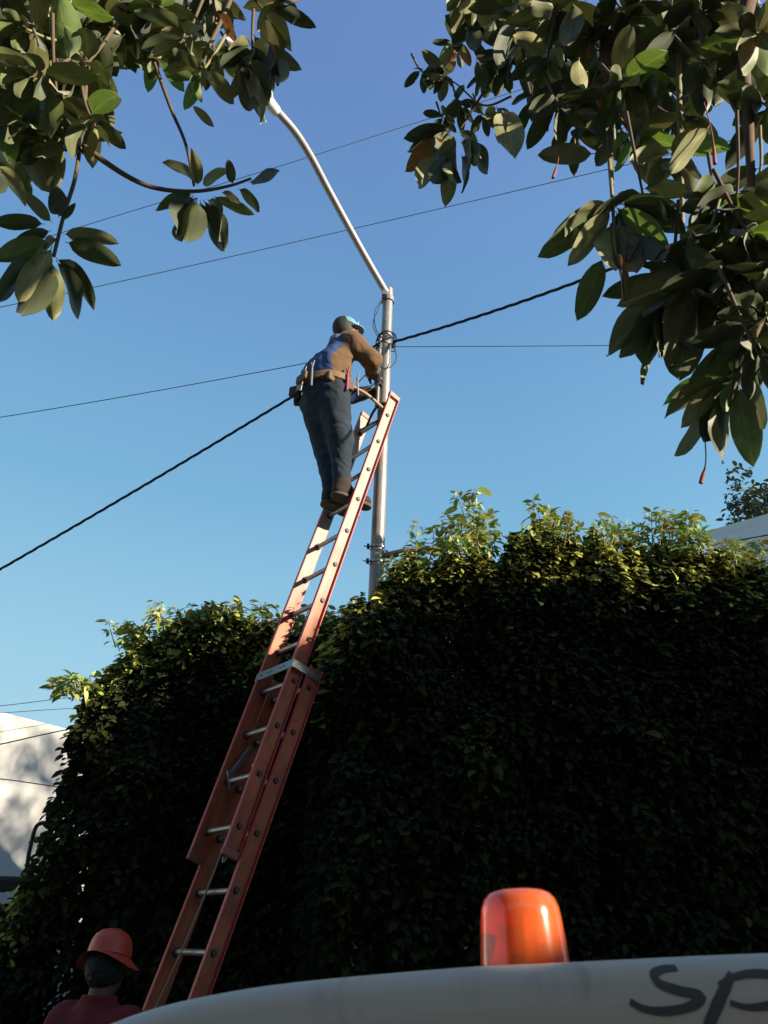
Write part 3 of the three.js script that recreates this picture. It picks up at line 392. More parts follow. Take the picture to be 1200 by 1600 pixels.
{
  const t = thing('pickup_truck', 'white pickup truck with dark hand-painted letters along its roof flank', 'truck', V(0, 0, 0));
  const X0 = TX[0].x, X1 = 1.15, nx = 90, prof = [];
  for (const d of [.15, .12, .09, .06, .04, .028, .018, .011, .006, .003, .001]) prof.push([flankZ(d), -d]); prof.push([-.978, 0], [-.99, .0], [-1.05, -.0012], [-1.3, -.006], [-1.75, -.012], [-2.2, -.02], [-2.45, -.035], [-2.5, -.055], [-2.52, -.15]);
  const pos = [], uv = [], idx = []; for (let i = 0; i <= nx; i++) { const x = lerp(X0, X1, i / nx), T = roofTop(x); prof.forEach(([z, y], j) => { pos.push(x, T + y, z); uv.push(x * 1.4, (z + y) * 1.4); }); }
  const m = prof.length; for (let i = 0; i < nx; i++) for (let j = 0; j < m - 1; j++) { const a = i * m + j, b = a + m; idx.push(a, b, a + 1, b, b + 1, a + 1); }
  const g = new THREE.BufferGeometry(); g.setAttribute('position', new THREE.Float32BufferAttribute(pos, 3)); g.setAttribute('uv', new THREE.Float32BufferAttribute(uv, 2)); g.setIndex(idx); g.computeVertexNormals();
  const paint = new THREE.MeshPhysicalMaterial({ map: truckMap, roughness: .42, clearcoat: .35, clearcoatRoughness: .3 }); paint.color.setRGB(.78, .61, .47);
  const body = mesh('body', (() => { const s = new THREE.Shape(); s.moveTo(-2.1, .42); s.lineTo(-2.15, .85); s.quadraticCurveTo(-2.1, .98, -1.8, 1.0); s.lineTo(-.95, 1.04); s.lineTo(2.75, 1.04); s.lineTo(2.78, .5); s.lineTo(2.3, .42); s.absarc(1.95, .42, .36, 0, Math.PI, false); s.lineTo(-1.0, .36); s.absarc(-1.4, .42, .36, 0, Math.PI, false); s.lineTo(-2.1, .42); return new THREE.ExtrudeGeometry(s, { depth: 1.5, bevelEnabled: true, bevelSize: .03, bevelThickness: .04, bevelSegments: 3, curveSegments: 16 }).translate(0, 0, -2.5); })(), paint, t);
  mesh('bed_liner', box(1.45, .06, 1.35, 2, 1.10, -1.75, .02), M.black, body);
  const roof = mesh('roof', g, paint, t); const low = roofTop(X0) - .15;
  // pillars and glass between roof and body
  const pil = (x0, y0, x1, y1, z) => beam(V(x0, y0, z), V(x1, y1, z), V(1, 0, 0), .09, .05);
  for (const z of [-.985, -2.48]) { mesh('pillar', pil(-.95, 1.06, X0 + .05, low + .03, z), paint, t); mesh('pillar', pil(.3, 1.06, .3, roofTop(.3) - .12, z), paint, t); mesh('pillar', pil(1.12, 1.06, 1.1, roofTop(1.1) - .12, z), paint, t); mesh('side_window', merged([box(.68, .36, .012, .72, 1.255, z)]), M.glass, t); }
  mesh('rear_window', box(.012, .34, 1.4, 1.1, 1.25, -1.74), M.glass, t); mesh('windscreen', beam(V(-.92, 1.07, -1.74), V(X0 + .02, low + .06, -1.74), V(0, 0, 1), 1.36, .012), M.glass, t);
  for (const [x, z] of [[-1.4, -1.0], [1.95, -1.0], [-1.4, -2.48], [1.95, -2.48]]) { const w = mesh('wheel', new THREE.TorusGeometry(.24, .09, 12, 28).translate(x, .2, z), M.black, t); mesh('rim', new THREE.CylinderGeometry(.19, .19, .12, 20).rotateX(Math.PI / 2).translate(x, .2, z), M.alu, w); }
  for (const z of [-1.15, -2.35]) mesh('headlight', box(.05, .14, .24, -2.17, .8, z, .02), M.glass, t);
  // the letters Sp ..., brushed in dark paint on the flank
  const stroke = (pts, w0) => {
    const P3 = pts.map(([x, y]) => at(x, y, 0, -.935)), c = new THREE.CatmullRomCurve3(P3, false, 'centripetal'), n = pts.length * 8, ps = [], id = [];
    for (let i = 0; i <= n; i++) { const q = i / n, p = c.getPointAt(q), tn = c.getTangentAt(q), w = w0 * (.65 + .35 * Math.sin(Math.PI * clamp(q * 1.05, 0, 1)) + .1 * noise(q * 9, w0 * 999, pts.length)), sx = -tn.y, sy = tn.x, l = Math.hypot(sx, sy) || 1; for (const s of [-1, -.5, 0, .5, 1]) { const x = p.x + sx / l * w * s, y = p.y + sy / l * w * s; ps.push(x, y, flankZ(Math.max(.001, roofTop(x) - y)) + .0009); } }
    for (let i = 0; i < n; i++) for (let k = 0; k < 4; k++) { const a = i * 5 + k; id.push(a, a + 1, a + 5, a + 1, a + 6, a + 5); }
    const g2 = new THREE.BufferGeometry(); g2.setAttribute('position', new THREE.Float32BufferAttribute(ps, 3)); g2.setIndex(id); g2.computeVertexNormals(); return g2;
  };
  const ink = std(.085, .068, .055, .75); ink.side = THREE.DoubleSide;
  mesh('letter', stroke([[1068, 1512], [1046, 1514], [1029, 1523], [1034, 1536], [1064, 1548], [1098, 1557], [1085, 1570], [1042, 1580], [1006, 1576], [986, 1565]], .0047), ink, roof);
  const p1 = stroke([[1152, 1521], [1136, 1545], [1118, 1578], [1100, 1616], [1088, 1640]], .0056), p2 = stroke([[1128, 1540], [1150, 1528], [1185, 1521], [1222, 1527], [1235, 1545], [1215, 1566], [1170, 1574], [1142, 1567]], .0042); mesh('letter', merged([p1, p2].map((q) => { q.setAttribute('uv', new THREE.Float32BufferAttribute(new Float32Array(q.attributes.position.count * 2), 2)); return q; })), ink, roof);
}
// orange warning beacon
{
  const b = at(821, 1508, 1.12), y = roofTop(b.x) - .009; const t = thing('warning_beacon', 'orange domed warning beacon standing on the white truck roof', 'beacon', V(b.x, y, b.z)); t.rotation.z = .055;
  const pts = [[.0535, .004], [.0535, .012], [.052, .03], [.0495, .058], [.048, .068], [.0445, .078], [.039, .0845], [.031, .0885], [.02, .0905], [.001, .0912]].map(([x, q]) => new THREE.Vector2(x, q));
  const am = phys(1, .20, .045, .15, { transmission: .5 }); am.clearcoat = 1; am.clearcoatRoughness = .16; mesh('dome', new THREE.LatheGeometry(pts, 48), am, t);
  mesh('base', new THREE.CylinderGeometry(.058, .062, .012, 36).translate(0, -.0005, 0), M.black, t);
  const fr = []; for (let i = 0; i < 12; i++) fr.push(box(.017, .0032, .004, .004, .012 + i * .0042, .026), box(.002, .05, .005, -.004 + .016 * (i % 2), .036, .0275)); mesh('lens_ribs', merged(fr), std(.8, .55, .4, .35), t);
  mesh('reflector', new THREE.LatheGeometry([[.004, .012], [.016, .02], [.026, .034], [.03, .05]].map(([x, q]) => new THREE.Vector2(x, q)), 28), std(.85, .32, .12, .4, { side: THREE.DoubleSide }), t);
  mesh('bulb', new THREE.CapsuleGeometry(.008, .018, 4, 10).translate(0, .04, 0), phys(.95, .9, .85, .1, { transmission: .4 }), t); mesh('motor_post', new THREE.CylinderGeometry(.014, .018, .02, 14).translate(0, .016, 0), M.black, t);
}

// ------------------------------------------------------------------ leaves
function bladeGeometry(w, fold, bend, nl = 8, na = 4, point = 1, petiole = .12) { // unit length along +y, width w, upper side +z
  const pos = [], uv = [], idx = [];
  for (let i = 0; i <= nl; i++) { const t = i / nl, hw = w * .5 * Math.pow(Math.sin(Math.PI * Math.pow(t, .95)), .62) * (1 - .1 * t * point) + .004; for (let j = 0; j <= na; j++) { const u = j / na * 2 - 1, z = Math.abs(u) * hw * fold - bend * t * t + .016 * Math.sin(t * 8 + u * 2.4 + w * 40) * (.4 + Math.abs(u)); pos.push(u * hw, petiole + t * (1 - petiole), z); uv.push(j / na, t); } }
  for (let i = 0; i < nl; i++) for (let j = 0; j < na; j++) { const a = i * (na + 1) + j, b = a + na + 1; idx.push(a, a + 1, b, b, a + 1, b + 1); }
  if (petiole) { const o = pos.length / 3; for (const [x, y] of [[-.008, 0], [.008, 0], [-.006, petiole + .02], [.006, petiole + .02]]) { pos.push(x, y, -.002); uv.push(.15, .3); } idx.push(o, o + 1, o + 2, o + 2, o + 1, o + 3); }
  const g = new THREE.BufferGeometry(); g.setAttribute('position', new THREE.Float32BufferAttribute(pos, 3)); g.setAttribute('uv', new THREE.Float32BufferAttribute(uv, 2)); g.setIndex(idx); g.computeVertexNormals(); return g;
}
const bigBlades = [[.40, .30, .10], [.44, .22, .18], [.38, .42, .04], [.46, .16, .12], [.36, .35, .22], [.42, .5, .3], [.35, .12, -.06]].map((a) => bladeGeometry(...a, 9, 4, 1, .06));
const leafMats = [[.13, .148, .036], [.08, .105, .022], [.22, .222, .068], [.045, .068, .013], [.38, .37, .13], [.17, .22, .046]].map((c) => phys(...c, .8, { map: leafMap, transmission: .22, clearcoat: .25, clearcoatRoughness: .4 }));
const greenLeaf = phys(.22, .36, .05, .8, { map: leafMap, transmission: .5 }), rustLeaf = phys(.45, .17, .04, .85, { map: leafMap, transmission: .25 });
function leafMatrix(base, tip, rnd, wide = 1, roll = .6) {
  const y = tip.clone().sub(base), L = y.length(); y.normalize(); const view = base.clone().sub(camera.position).normalize();
  const z = V(0, 1, 0).addScaledVector(view, .55).add(V((rnd() - .5) * 2 * roll, (rnd() - .5) * 2 * roll, (rnd() - .5) * 2 * roll)); z.addScaledVector(y, -z.dot(y)).normalize(); const x = y.clone().cross(z);
  return new THREE.Matrix4().makeBasis(x.multiplyScalar(L * wide), y.multiplyScalar(L), z.multiplyScalar(L)).setPosition(base);
}
function addLeaf(tree, base, tip, rnd, mat, wide = 1, roll = .6) { const len = tip.distanceTo(base); if (len > .27) base = tip.clone().lerp(base, .27 / len); tree.userData.n ??= 0; if (tree.userData.n >= 296) { (tree.userData.rest ??= []).push(leafMatrix(base, tip, rnd, wide)); return; } const m = mesh('leaf', bigBlades[Math.floor(rnd() * bigBlades.length)], mat ?? leafMats[Math.floor(rnd() * leafMats.length)], tree); m.matrix.copy(leafMatrix(base, tip, rnd, wide, roll)); m.matrix.decompose(m.position, m.quaternion, m.scale); tree.userData.n++; return m; }
// the smaller leaves past the first 300, joined, and the tally cleared
function restLeaves(tree) { const l = tree.userData.rest ?? []; if (l.length) { const im = new THREE.InstancedMesh(bigBlades[0], leafMats[1], l.length); im.name = 'foliage'; im.userData.kind = 'stuff'; l.forEach((m, i) => im.setMatrixAt(i, m)); im.castShadow = im.receiveShadow = true; tree.add(im); } delete tree.userData.rest; delete tree.userData.n; }
function pairs(tree, D, list, rnd) { for (const [x0, y0, x1, y1, mat] of list) { const b = at(x0, y0, D + (rnd() - .5) * .05), e = at(x1, y1, D + (rnd() - .5) * .10); addLeaf(tree, b, e, rnd, mat === 1 ? greenLeaf : mat === 2 ? rustLeaf : undefined, .80 + rnd() * .24, .34); } }
function tips(tree, D, c, list, rnd) { pairs(tree, D, list.map(([x, y, m]) => [lerp(c[0], x, .1), lerp(c[1], y, .1), x, y, m]), rnd); }
// a thick patch of foliage: short shoots, each carrying a whorl of leaves
function patch(tree, cx, cy, rx, ry, D, n, len, rnd, spread = .35) {
  for (let i = 0; i < n; i++) {
    const a = rnd() * 6.283, r = Math.sqrt(rnd()), b = at(cx + Math.cos(a) * rx * r, cy + Math.sin(a) * ry * r, D + (rnd() - .5) * spread * 2);
    const L = len * (.75 + rnd() * .5), d = V(rnd() - .5, -.15 - rnd() * .75, (rnd() - .5) * 1.0).normalize(); addLeaf(tree, b.addScaledVector(d, -L * .45), b.clone().addScaledVector(d, L * 1.05), rnd, rnd() < .06 ? greenLeaf : undefined);
  }
}
// a shoot: its stem and a rosette of leaves round the tip
function whorl(tree, px, py, D, n, len, rnd) {
  const c = at(px, py, D + (rnd() - .5) * .2), ax = V((rnd() - .5) * 1.1, -.35 - rnd() * .75, (rnd() - .5) * 1.1).normalize(), u = ax.clone().cross(V(rnd() - .5, 0, rnd() - .5).normalize()).normalize(), v = ax.clone().cross(u), st = .16 + rnd() * .12;
  mesh('branch', tube([c.clone().addScaledVector(ax, -st).add(V(0, .06, 0)), c.clone().addScaledVector(ax, -st * .5), c], (q) => lerp(.0065, .0035, q), 6, 8), rnd() < .3 ? M.greenTwig : M.twig, tree);
  for (let i = 0; i < n; i++) {
    const q = i / n, a = i * 2.4 + rnd() * .5, f = lerp(1.45, .35, q) + (rnd() - .5) * .35, d = ax.clone().multiplyScalar(Math.cos(f)).addScaledVector(u, Math.sin(f) * Math.cos(a)).addScaledVector(v, Math.sin(f) * Math.sin(a)).add(V(0, -.22, 0)).normalize(), L = len * (1.1 - .35 * q) * (.8 + rnd() * .4), b = c.clone().addScaledVector(ax, (q - 1) * .07);
    addLeaf(tree, b, b.clone().addScaledVector(d, L), rnd, rnd() < .15 ? greenLeaf : rnd() < .02 ? rustLeaf : undefined, .8 + rnd() * .3, .4);
  }
}
const branch = (tree, pts, r0, r1, mat = M.twig) => mesh('branch', tube(pts.map(([x, y, D]) => at(x, y, D)), (t) => lerp(r0, r1, t), 8, pts.length * 6), mat, tree);
// off-frame crown overhead: joined foliage
function crown(tree, boxLo, boxHi, n, len, rnd, keep = () => true) {
  const im = new THREE.InstancedMesh(bigBlades[1], leafMats[1], n); im.name = 'crown'; im.userData.kind = 'stuff'; im.castShadow = im.receiveShadow = true; let k = 0;
  while (k < n) { const p = V(lerp(boxLo[0], boxHi[0], rnd()), lerp(boxLo[1], boxHi[1], rnd()), lerp(boxLo[2], boxHi[2], rnd())); if (!keep(p)) continue; const d = V(rnd() - .5, -.2 - rnd() * .5, rnd() - .5).normalize(), L = len * (.7 + rnd() * .6); im.setMatrixAt(k++, leafMatrix(p, p.clone().addScaledVector(d, L), rnd)); }
  tree.add(im); return im;
}
// gap cut into the unseen crowns so that the low sun reaches the hanging boughs
const sunGap = (p) => { const a = p.x * Math.sin(SUN_AZ) + p.z * Math.cos(SUN_AZ), u = p.x * Math.cos(SUN_AZ) - p.z * Math.sin(SUN_AZ), q = p.y - EYE - a * Math.tan(SUN_EL); return u > .3 && u < 3 && q > -.2 && q < 4.6 && noise(p.x * 2.2, p.y * 2.2, p.z * 2.2) < .9; };
const outOfFrame = (p, margin = .12) => { const v = p.clone().applyMatrix4(camera.matrixWorldInverse); if (v.z > -.05) return true; const x = v.x / -v.z * FOCAL / 600, y = v.y / -v.z * FOCAL / 800; return Math.abs(x) > 1 + margin || Math.abs(y) > 1 + margin; };
camera.matrixWorldInverse.copy(camera.matrixWorld).invert();
{
  const r = rng(101), t = thing('rubber_tree', 'rubber tree with broad dark leaves hanging before the lamp head', 'tree', V(0, 0, 0));
  mesh('trunk', tube([V(-2.6, -.05, 1.6), V(-2.5, 1.5, 1.4), V(-2.25, 3.2, .6), V(-1.9, 4.4, -.3)], (s) => lerp(.2, .09, s), 14, 20), M.bark, t);
  mesh('limb', tube([V(-1.95, 4.3, -.2), at(-60, -20, 1.9), at(40, 110, 1.85), at(110, 205, 1.8)], (s) => lerp(.06, .011, s), 10, 20), M.bark, t); mesh('limb', tube([V(-1.9, 4.4, -.3), at(120, -220, 2), at(330, -60, 1.95), at(345, 40, 1.9)], (s) => lerp(.06, .012, s), 10, 20), M.bark, t);
  branch(t, [[60, 130, 1.8], [110, 205, 1.78], [160, 250, 1.78], [230, 290, 1.78], [300, 299, 1.78], [360, 290, 1.78], [392, 279, 1.78]], .012, .004); branch(t, [[240, 95, 1.8], [268, 172, 1.78], [290, 225, 1.77], [303, 290, 1.77]], .007, .004); branch(t, [[135, 60, 1.85], [134, 130, 1.85], [130, 180, 1.83], [118, 275, 1.8], [100, 335, 1.78], [84, 400, 1.77]], .008, .005); branch(t, [[365, -10, 1.8], [330, 65, 1.8], [305, 110, 1.8]], .009, .006); branch(t, [[345, 50, 1.8], [367, 85, 1.8]], .005, .003); branch(t, [[390, -10, 1.8], [410, 14, 1.8]], .006, .004);
  pairs(t, 1.77, [[308, 288, 270, 246], [309, 290, 306, 240], [316, 290, 347, 263], [303, 303, 239, 324], [302, 306, 253, 363], [304, 307, 271, 367], [308, 310, 292, 392], [313, 312, 316, 381], [318, 312, 354, 394], [324, 310, 367, 373], [332, 306, 398, 338], [372, 294, 412, 329], [364, 289, 355, 247], [388, 285, 441, 271], [345, 300, 378, 316]], r);
  pairs(t, 1.76, [[98, 366, 181, 371], [102, 378, 188, 408], [87, 402, 157, 469], [88, 406, 143, 502], [81, 407, 86, 506], [74, 410, 44, 514], [82, 385, 28, 474], [60, 402, -8, 470], [82, 380, -10, 398], [80, 360, 18, 382], [82, 348, 32, 298], [92, 340, 88, 290], [98, 345, 118, 317], [70, 350, -12, 345], [90, 370, 45, 420]], r);
  pairs(t, 1.74, [[88, -20, 110, 94, 1], [98, 35, 128, 104, 1], [132, 220, 192, 206], [130, 225, 150, 262], [300, 163, 334, 200], [385, 95, 408, 190], [360, 80, 420, 188], [410, 20, 470, 75], [425, 10, 492, 40], [425, 30, 440, 92], [395, 50, 432, 138], [378, 70, 424, 164], [405, 28, 441, 118], [372, 108, 430, 192], [415, 60, 438, 150], [340, 20, 375, 68, 2], [400, 60, 445, 135], [320, 70, 345, 110]], r);
  for (const [x, y, D, n, len] of [[30, 40, 1.8, 11, .18], [105, 20, 1.85, 11, .19], [175, 45, 1.9, 11, .18], [45, 120, 1.75, 12, .18], [125, 110, 1.8, 12, .17], [10, 190, 1.75, 10, .18], [95, 185, 1.78, 12, .16], [150, 200, 1.8, 7, .14], [240, 15, 1.9, 11, .18], [285, 70, 1.85, 11, .16], [345, 15, 1.85, 9, .16], [335, 95, 1.8, 8, .15], [395, 95, 1.75, 11, .17], [436, 0, 1.75, 9, .15], [0, 270, 1.75, 6, .15], [305, 125, 1.8, 8, .13], [235, 90, 1.9, 9, .16], [60, 215, 1.82, 9, .15]]) whorl(t, x, y, D, n, len, r);
  for (const a of [[70, 50, 110, 70, 2.2, 90, .2], [190, 20, 140, 50, 2.3, 80, .2], [40, 160, 70, 90, 2.3, 70, .2], [120, 150, 60, 50, 2.3, 24, .18], [300, 30, 60, 40, 2.3, 18, .18]]) patch(t, ...a, r);
  restLeaves(t);
  crown(t, [-5.2, 4.9, -1.0], [-.2, 7.4, 3.8], 5200, .22, r, (p) => outOfFrame(p) && !sunGap(p) && ((p.x + 2.6) / 2.7) ** 2 + ((p.y - 6.1) / 1.4) ** 2 + ((p.z - 1.3) / 2.5) ** 2 < 1);
}
{
  const r = rng(202), t = thing('rubber_tree', 'rubber tree whose hanging leafy boughs cover the sky over the long hedge', 'tree', V(0, 0, 0));
  mesh('trunk', tube([V(2.9, -.05, 1.5), V(2.8, 1.6, 1.3), V(2.4, 3.4, .6), V(2.0, 4.6, -.2)], (s) => lerp(.22, .1, s), 14, 20), M.bark, t);
  mesh('limb', tube([V(2.0, 4.5, -.2), at(1230, -120, 2), at(1165, 20, 1.95), at(1170, 200, 1.92), at(1176, 330, 1.9)], (s) => lerp(.06, .010, s), 10, 24), M.bark, t); mesh('limb', tube([V(2.0, 4.6, -.2), at(1000, -250, 2.1), at(945, -20, 2), at(950, 150, 1.9), at(956, 290, 1.85)], (s) => lerp(.06, .007, s), 10, 24), M.bark, t); mesh('limb', tube([V(2.0, 4.6, -.2), at(900, -200, 2.3), at(820, 20, 2.3), at(770, 120, 2.4), at(720, 200, 2.5)], (s) => lerp(.05, .005, s), 10, 24), M.bark, t);
  branch(t, [[1060, 40, 2], [1062, 200, 2], [1066, 340, 1.98], [1064, 420, 1.95]], .012, .007, M.greenTwig); branch(t, [[1075, 0, 1.95], [1110, 90, 1.95], [1165, 200, 1.92]], .010, .007); branch(t, [[952, 250, 1.85], [958, 330, 1.83], [962, 395, 1.82], [975, 440, 1.8], [978, 468, 1.8]], .007, .004, M.greenTwig); branch(t, [[1140, 380, 1.85], [1095, 430, 1.83], [1070, 460, 1.82]], .008, .004); branch(t, [[1190, 500, 1.85], [1165, 560, 1.83], [1145, 610, 1.82]], .008, .004); branch(t, [[800, 150, 2.4], [760, 165, 2.45], [700, 125, 2.5], [670, 130, 2.5]], .006, .003);
  tips(t, 2.5, [712, 205], [[628, 266, 2], [641, 297], [678, 290], [697, 319], [712, 285], [737, 303], [742, 262], [776, 272], [766, 240], [632, 232], [634, 212], [760, 262], [700, 300], [655, 200], [665, 250], [752, 215], [690, 262]], r);
  pairs(t, 1.8, [[838, -20, 768, 108], [895, -10, 890, 80], [930, 240, 838, 244], [905, 90, 905, 150], [1060, 40, 984, 132], [1110, 195, 1045, 272], [782, 163, 806, 236], [776, 166, 790, 226], [942, 402, 905, 498], [962, 395, 978, 470, 2]], r);
  tips(t, 1.82, [957, 318], [[866, 366], [846, 403], [893, 413], [944, 443], [1000, 438], [1052, 424], [1042, 386, 1], [1068, 330], [1015, 378, 1], [855, 365, 1], [920, 385], [985, 300], [900, 330], [1062, 318], [1000, 420], [880, 395]], r);
  tips(t, 1.82, [1078, 438], [[930, 546], [972, 560], [1012, 562], [998, 600], [975, 581], [1062, 606], [960, 470], [1000, 430], [1012, 405], [1030, 530, 1], [1100, 520], [1085, 370], [1040, 460], [1020, 545], [1090, 560], [1120, 500], [1050, 570]], r);
  tips(t, 1.82, [1150, 590], [[1028, 634], [1058, 664], [1065, 714], [1103, 728], [1122, 690], [1176, 726], [1204, 672], [1204, 590], [1198, 620], [1100, 600], [1120, 650, 1], [1040, 612, 1], [1090, 640], [1160, 660], [1085, 700], [1140, 540]], r);
  for (const [x, y, D, n, len] of [[735, -10, 2.0, 11, .2], [800, 10, 2.0, 12, .2], [705, 75, 2.4, 9, .15], [690, 120, 2.5, 9, .13], [755, 125, 2.45, 9, .13], [870, 20, 1.95, 12, .2], [850, 110, 1.95, 11, .18], [925, 60, 1.9, 12, .2], [915, 150, 1.9, 12, .18], [985, 30, 1.9, 12, .2], [985, 130, 1.88, 12, .2], [1045, 70, 1.95, 11, .19], [1000, 225, 1.9, 10, .17], [1050, 250, 1.9, 8, .17], [1105, 20, 1.95, 12, .2], [1120, 110, 1.95, 10, .18], [1180, 50, 1.95, 12, .2], [1190, 160, 2.0, 9, .17], [1185, 290, 1.95, 9, .17], [1120, 340, 1.85, 11, .18], [1180, 380, 1.85, 12, .2], [1140, 445, 1.83, 10, .18], [1200, 470, 1.85, 11, .19], [1190, 560, 1.85, 8, .17], [1085, 400, 1.9, 9, .17], [1150, 330, 1.95, 9, .17], [880, 170, 1.95, 8, .16], [950, 100, 2.0, 9, .18], [1070, 180, 2.0, 8, .17], [742, 50, 2.2, 9, .18], [782, 98, 2.2, 9, .17], [668, 120, 2.5, 9, .12], [722, 170, 2.5, 10, .12], [760, 185, 2.5, 8, .12], [695, 185, 2.48, 9, .12], [825, 60, 2.1, 9, .18], [835, 165, 2.1, 7, .15], [1010, 330, 1.9, 9, .16], [1040, 470, 1.88, 8, .17], [905, 215, 2.0, 7, .15], [1100, 470, 1.88, 9, .18], [1165, 520, 1.9, 9, .18]]) whorl(t, x, y, D, n, len, r);
  for (const [x0, y0, x1, y1] of [[872, 225, 864, 278], [1100, 160, 1117, 256], [1102, 690, 1095, 755]]) mesh('bud', tube([at(x0, y0, 1.8), at((x0 + x1) / 2 + 4, (y0 + y1) / 2, 1.8), at(x1, y1, 1.8)], (q) => q < .6 ? .0016 : lerp(.0016, .0055, smooth(q, .6, .85)), 6, 12), std(.25, .05, .03, .7), t);
  for (const a of [[830, 40, 100, 50, 2.5, 50, .2], [900, 90, 90, 80, 2.5, 60, .19], [1010, 90, 100, 90, 2.5, 76, .2], [1130, 60, 90, 80, 2.5, 66, .2], [1160, 420, 44, 80, 2.2, 40, .19], [960, 170, 70, 60, 2.4, 36, .19], [1175, 500, 30, 50, 2.2, 24, .18], [1100, 400, 40, 40, 2.1, 18, .17], [770, 60, 60, 60, 2.5, 24, .18]]) patch(t, ...a, r);
  restLeaves(t);
  crown(t, [.0, 5.0, -1.0], [5.4, 7.6, 3.8], 5200, .22, r, (p) => outOfFrame(p) && !sunGap(p) && ((p.x - 2.8) / 2.7) ** 2 + ((p.y - 6.2) / 1.4) ** 2 + ((p.z - 1.3) / 2.5) ** 2 < 1);
}

// ------------------------------------------------------------------ hedges
const smallBlades = [[.48, .35, .12], [.44, .25, .22], [.52, .3, .05]].map((a) => bladeGeometry(...a, 4, 2, 1.4, 0));
const hedgeMat = phys(1, 1, 1, .9, { transmission: .25, specularIntensity: .15 });
const youngMats = [[.50, .52, .12], [.42, .47, .10], [.32, .40, .09], [.56, .52, .18], [.18, .26, .06]].map((c) => phys(...c, .8, { transmission: .3 }));
const profile = (pts, z) => { const q = pts.map(([x, y]) => at(x, y, 0, z)); return (x) => { if (x <= q[0].x) return q[0].y; for (let i = 0; i < q.length - 1; i++) if (x <= q[i + 1].x) return lerp(q[i].y, q[i + 1].y, (x - q[i].x) / (q[i + 1].x - q[i].x)); return q[q.length - 1].y; }; };
function hedgeLeaf(p, rnd, len, outward) { const d = outward.clone().multiplyScalar(.5 + rnd() * .5).add(V((rnd() - .5) * 1.2, -.75 + rnd() * .7, (rnd() - .5) * .9)).normalize(); const L = len * (.5 + rnd() * rnd() * 1.0 + rnd() * .35), y = d, z = V(0, .8, 0).addScaledVector(outward, .6).add(V(rnd() - .5, rnd() - .5, rnd() - .5)); z.addScaledVector(y, -z.dot(y)).normalize(); const x = y.clone().cross(z); return new THREE.Matrix4().makeBasis(x.multiplyScalar(L), y.clone().multiplyScalar(L), z.multiplyScalar(L)).setPosition(p); }
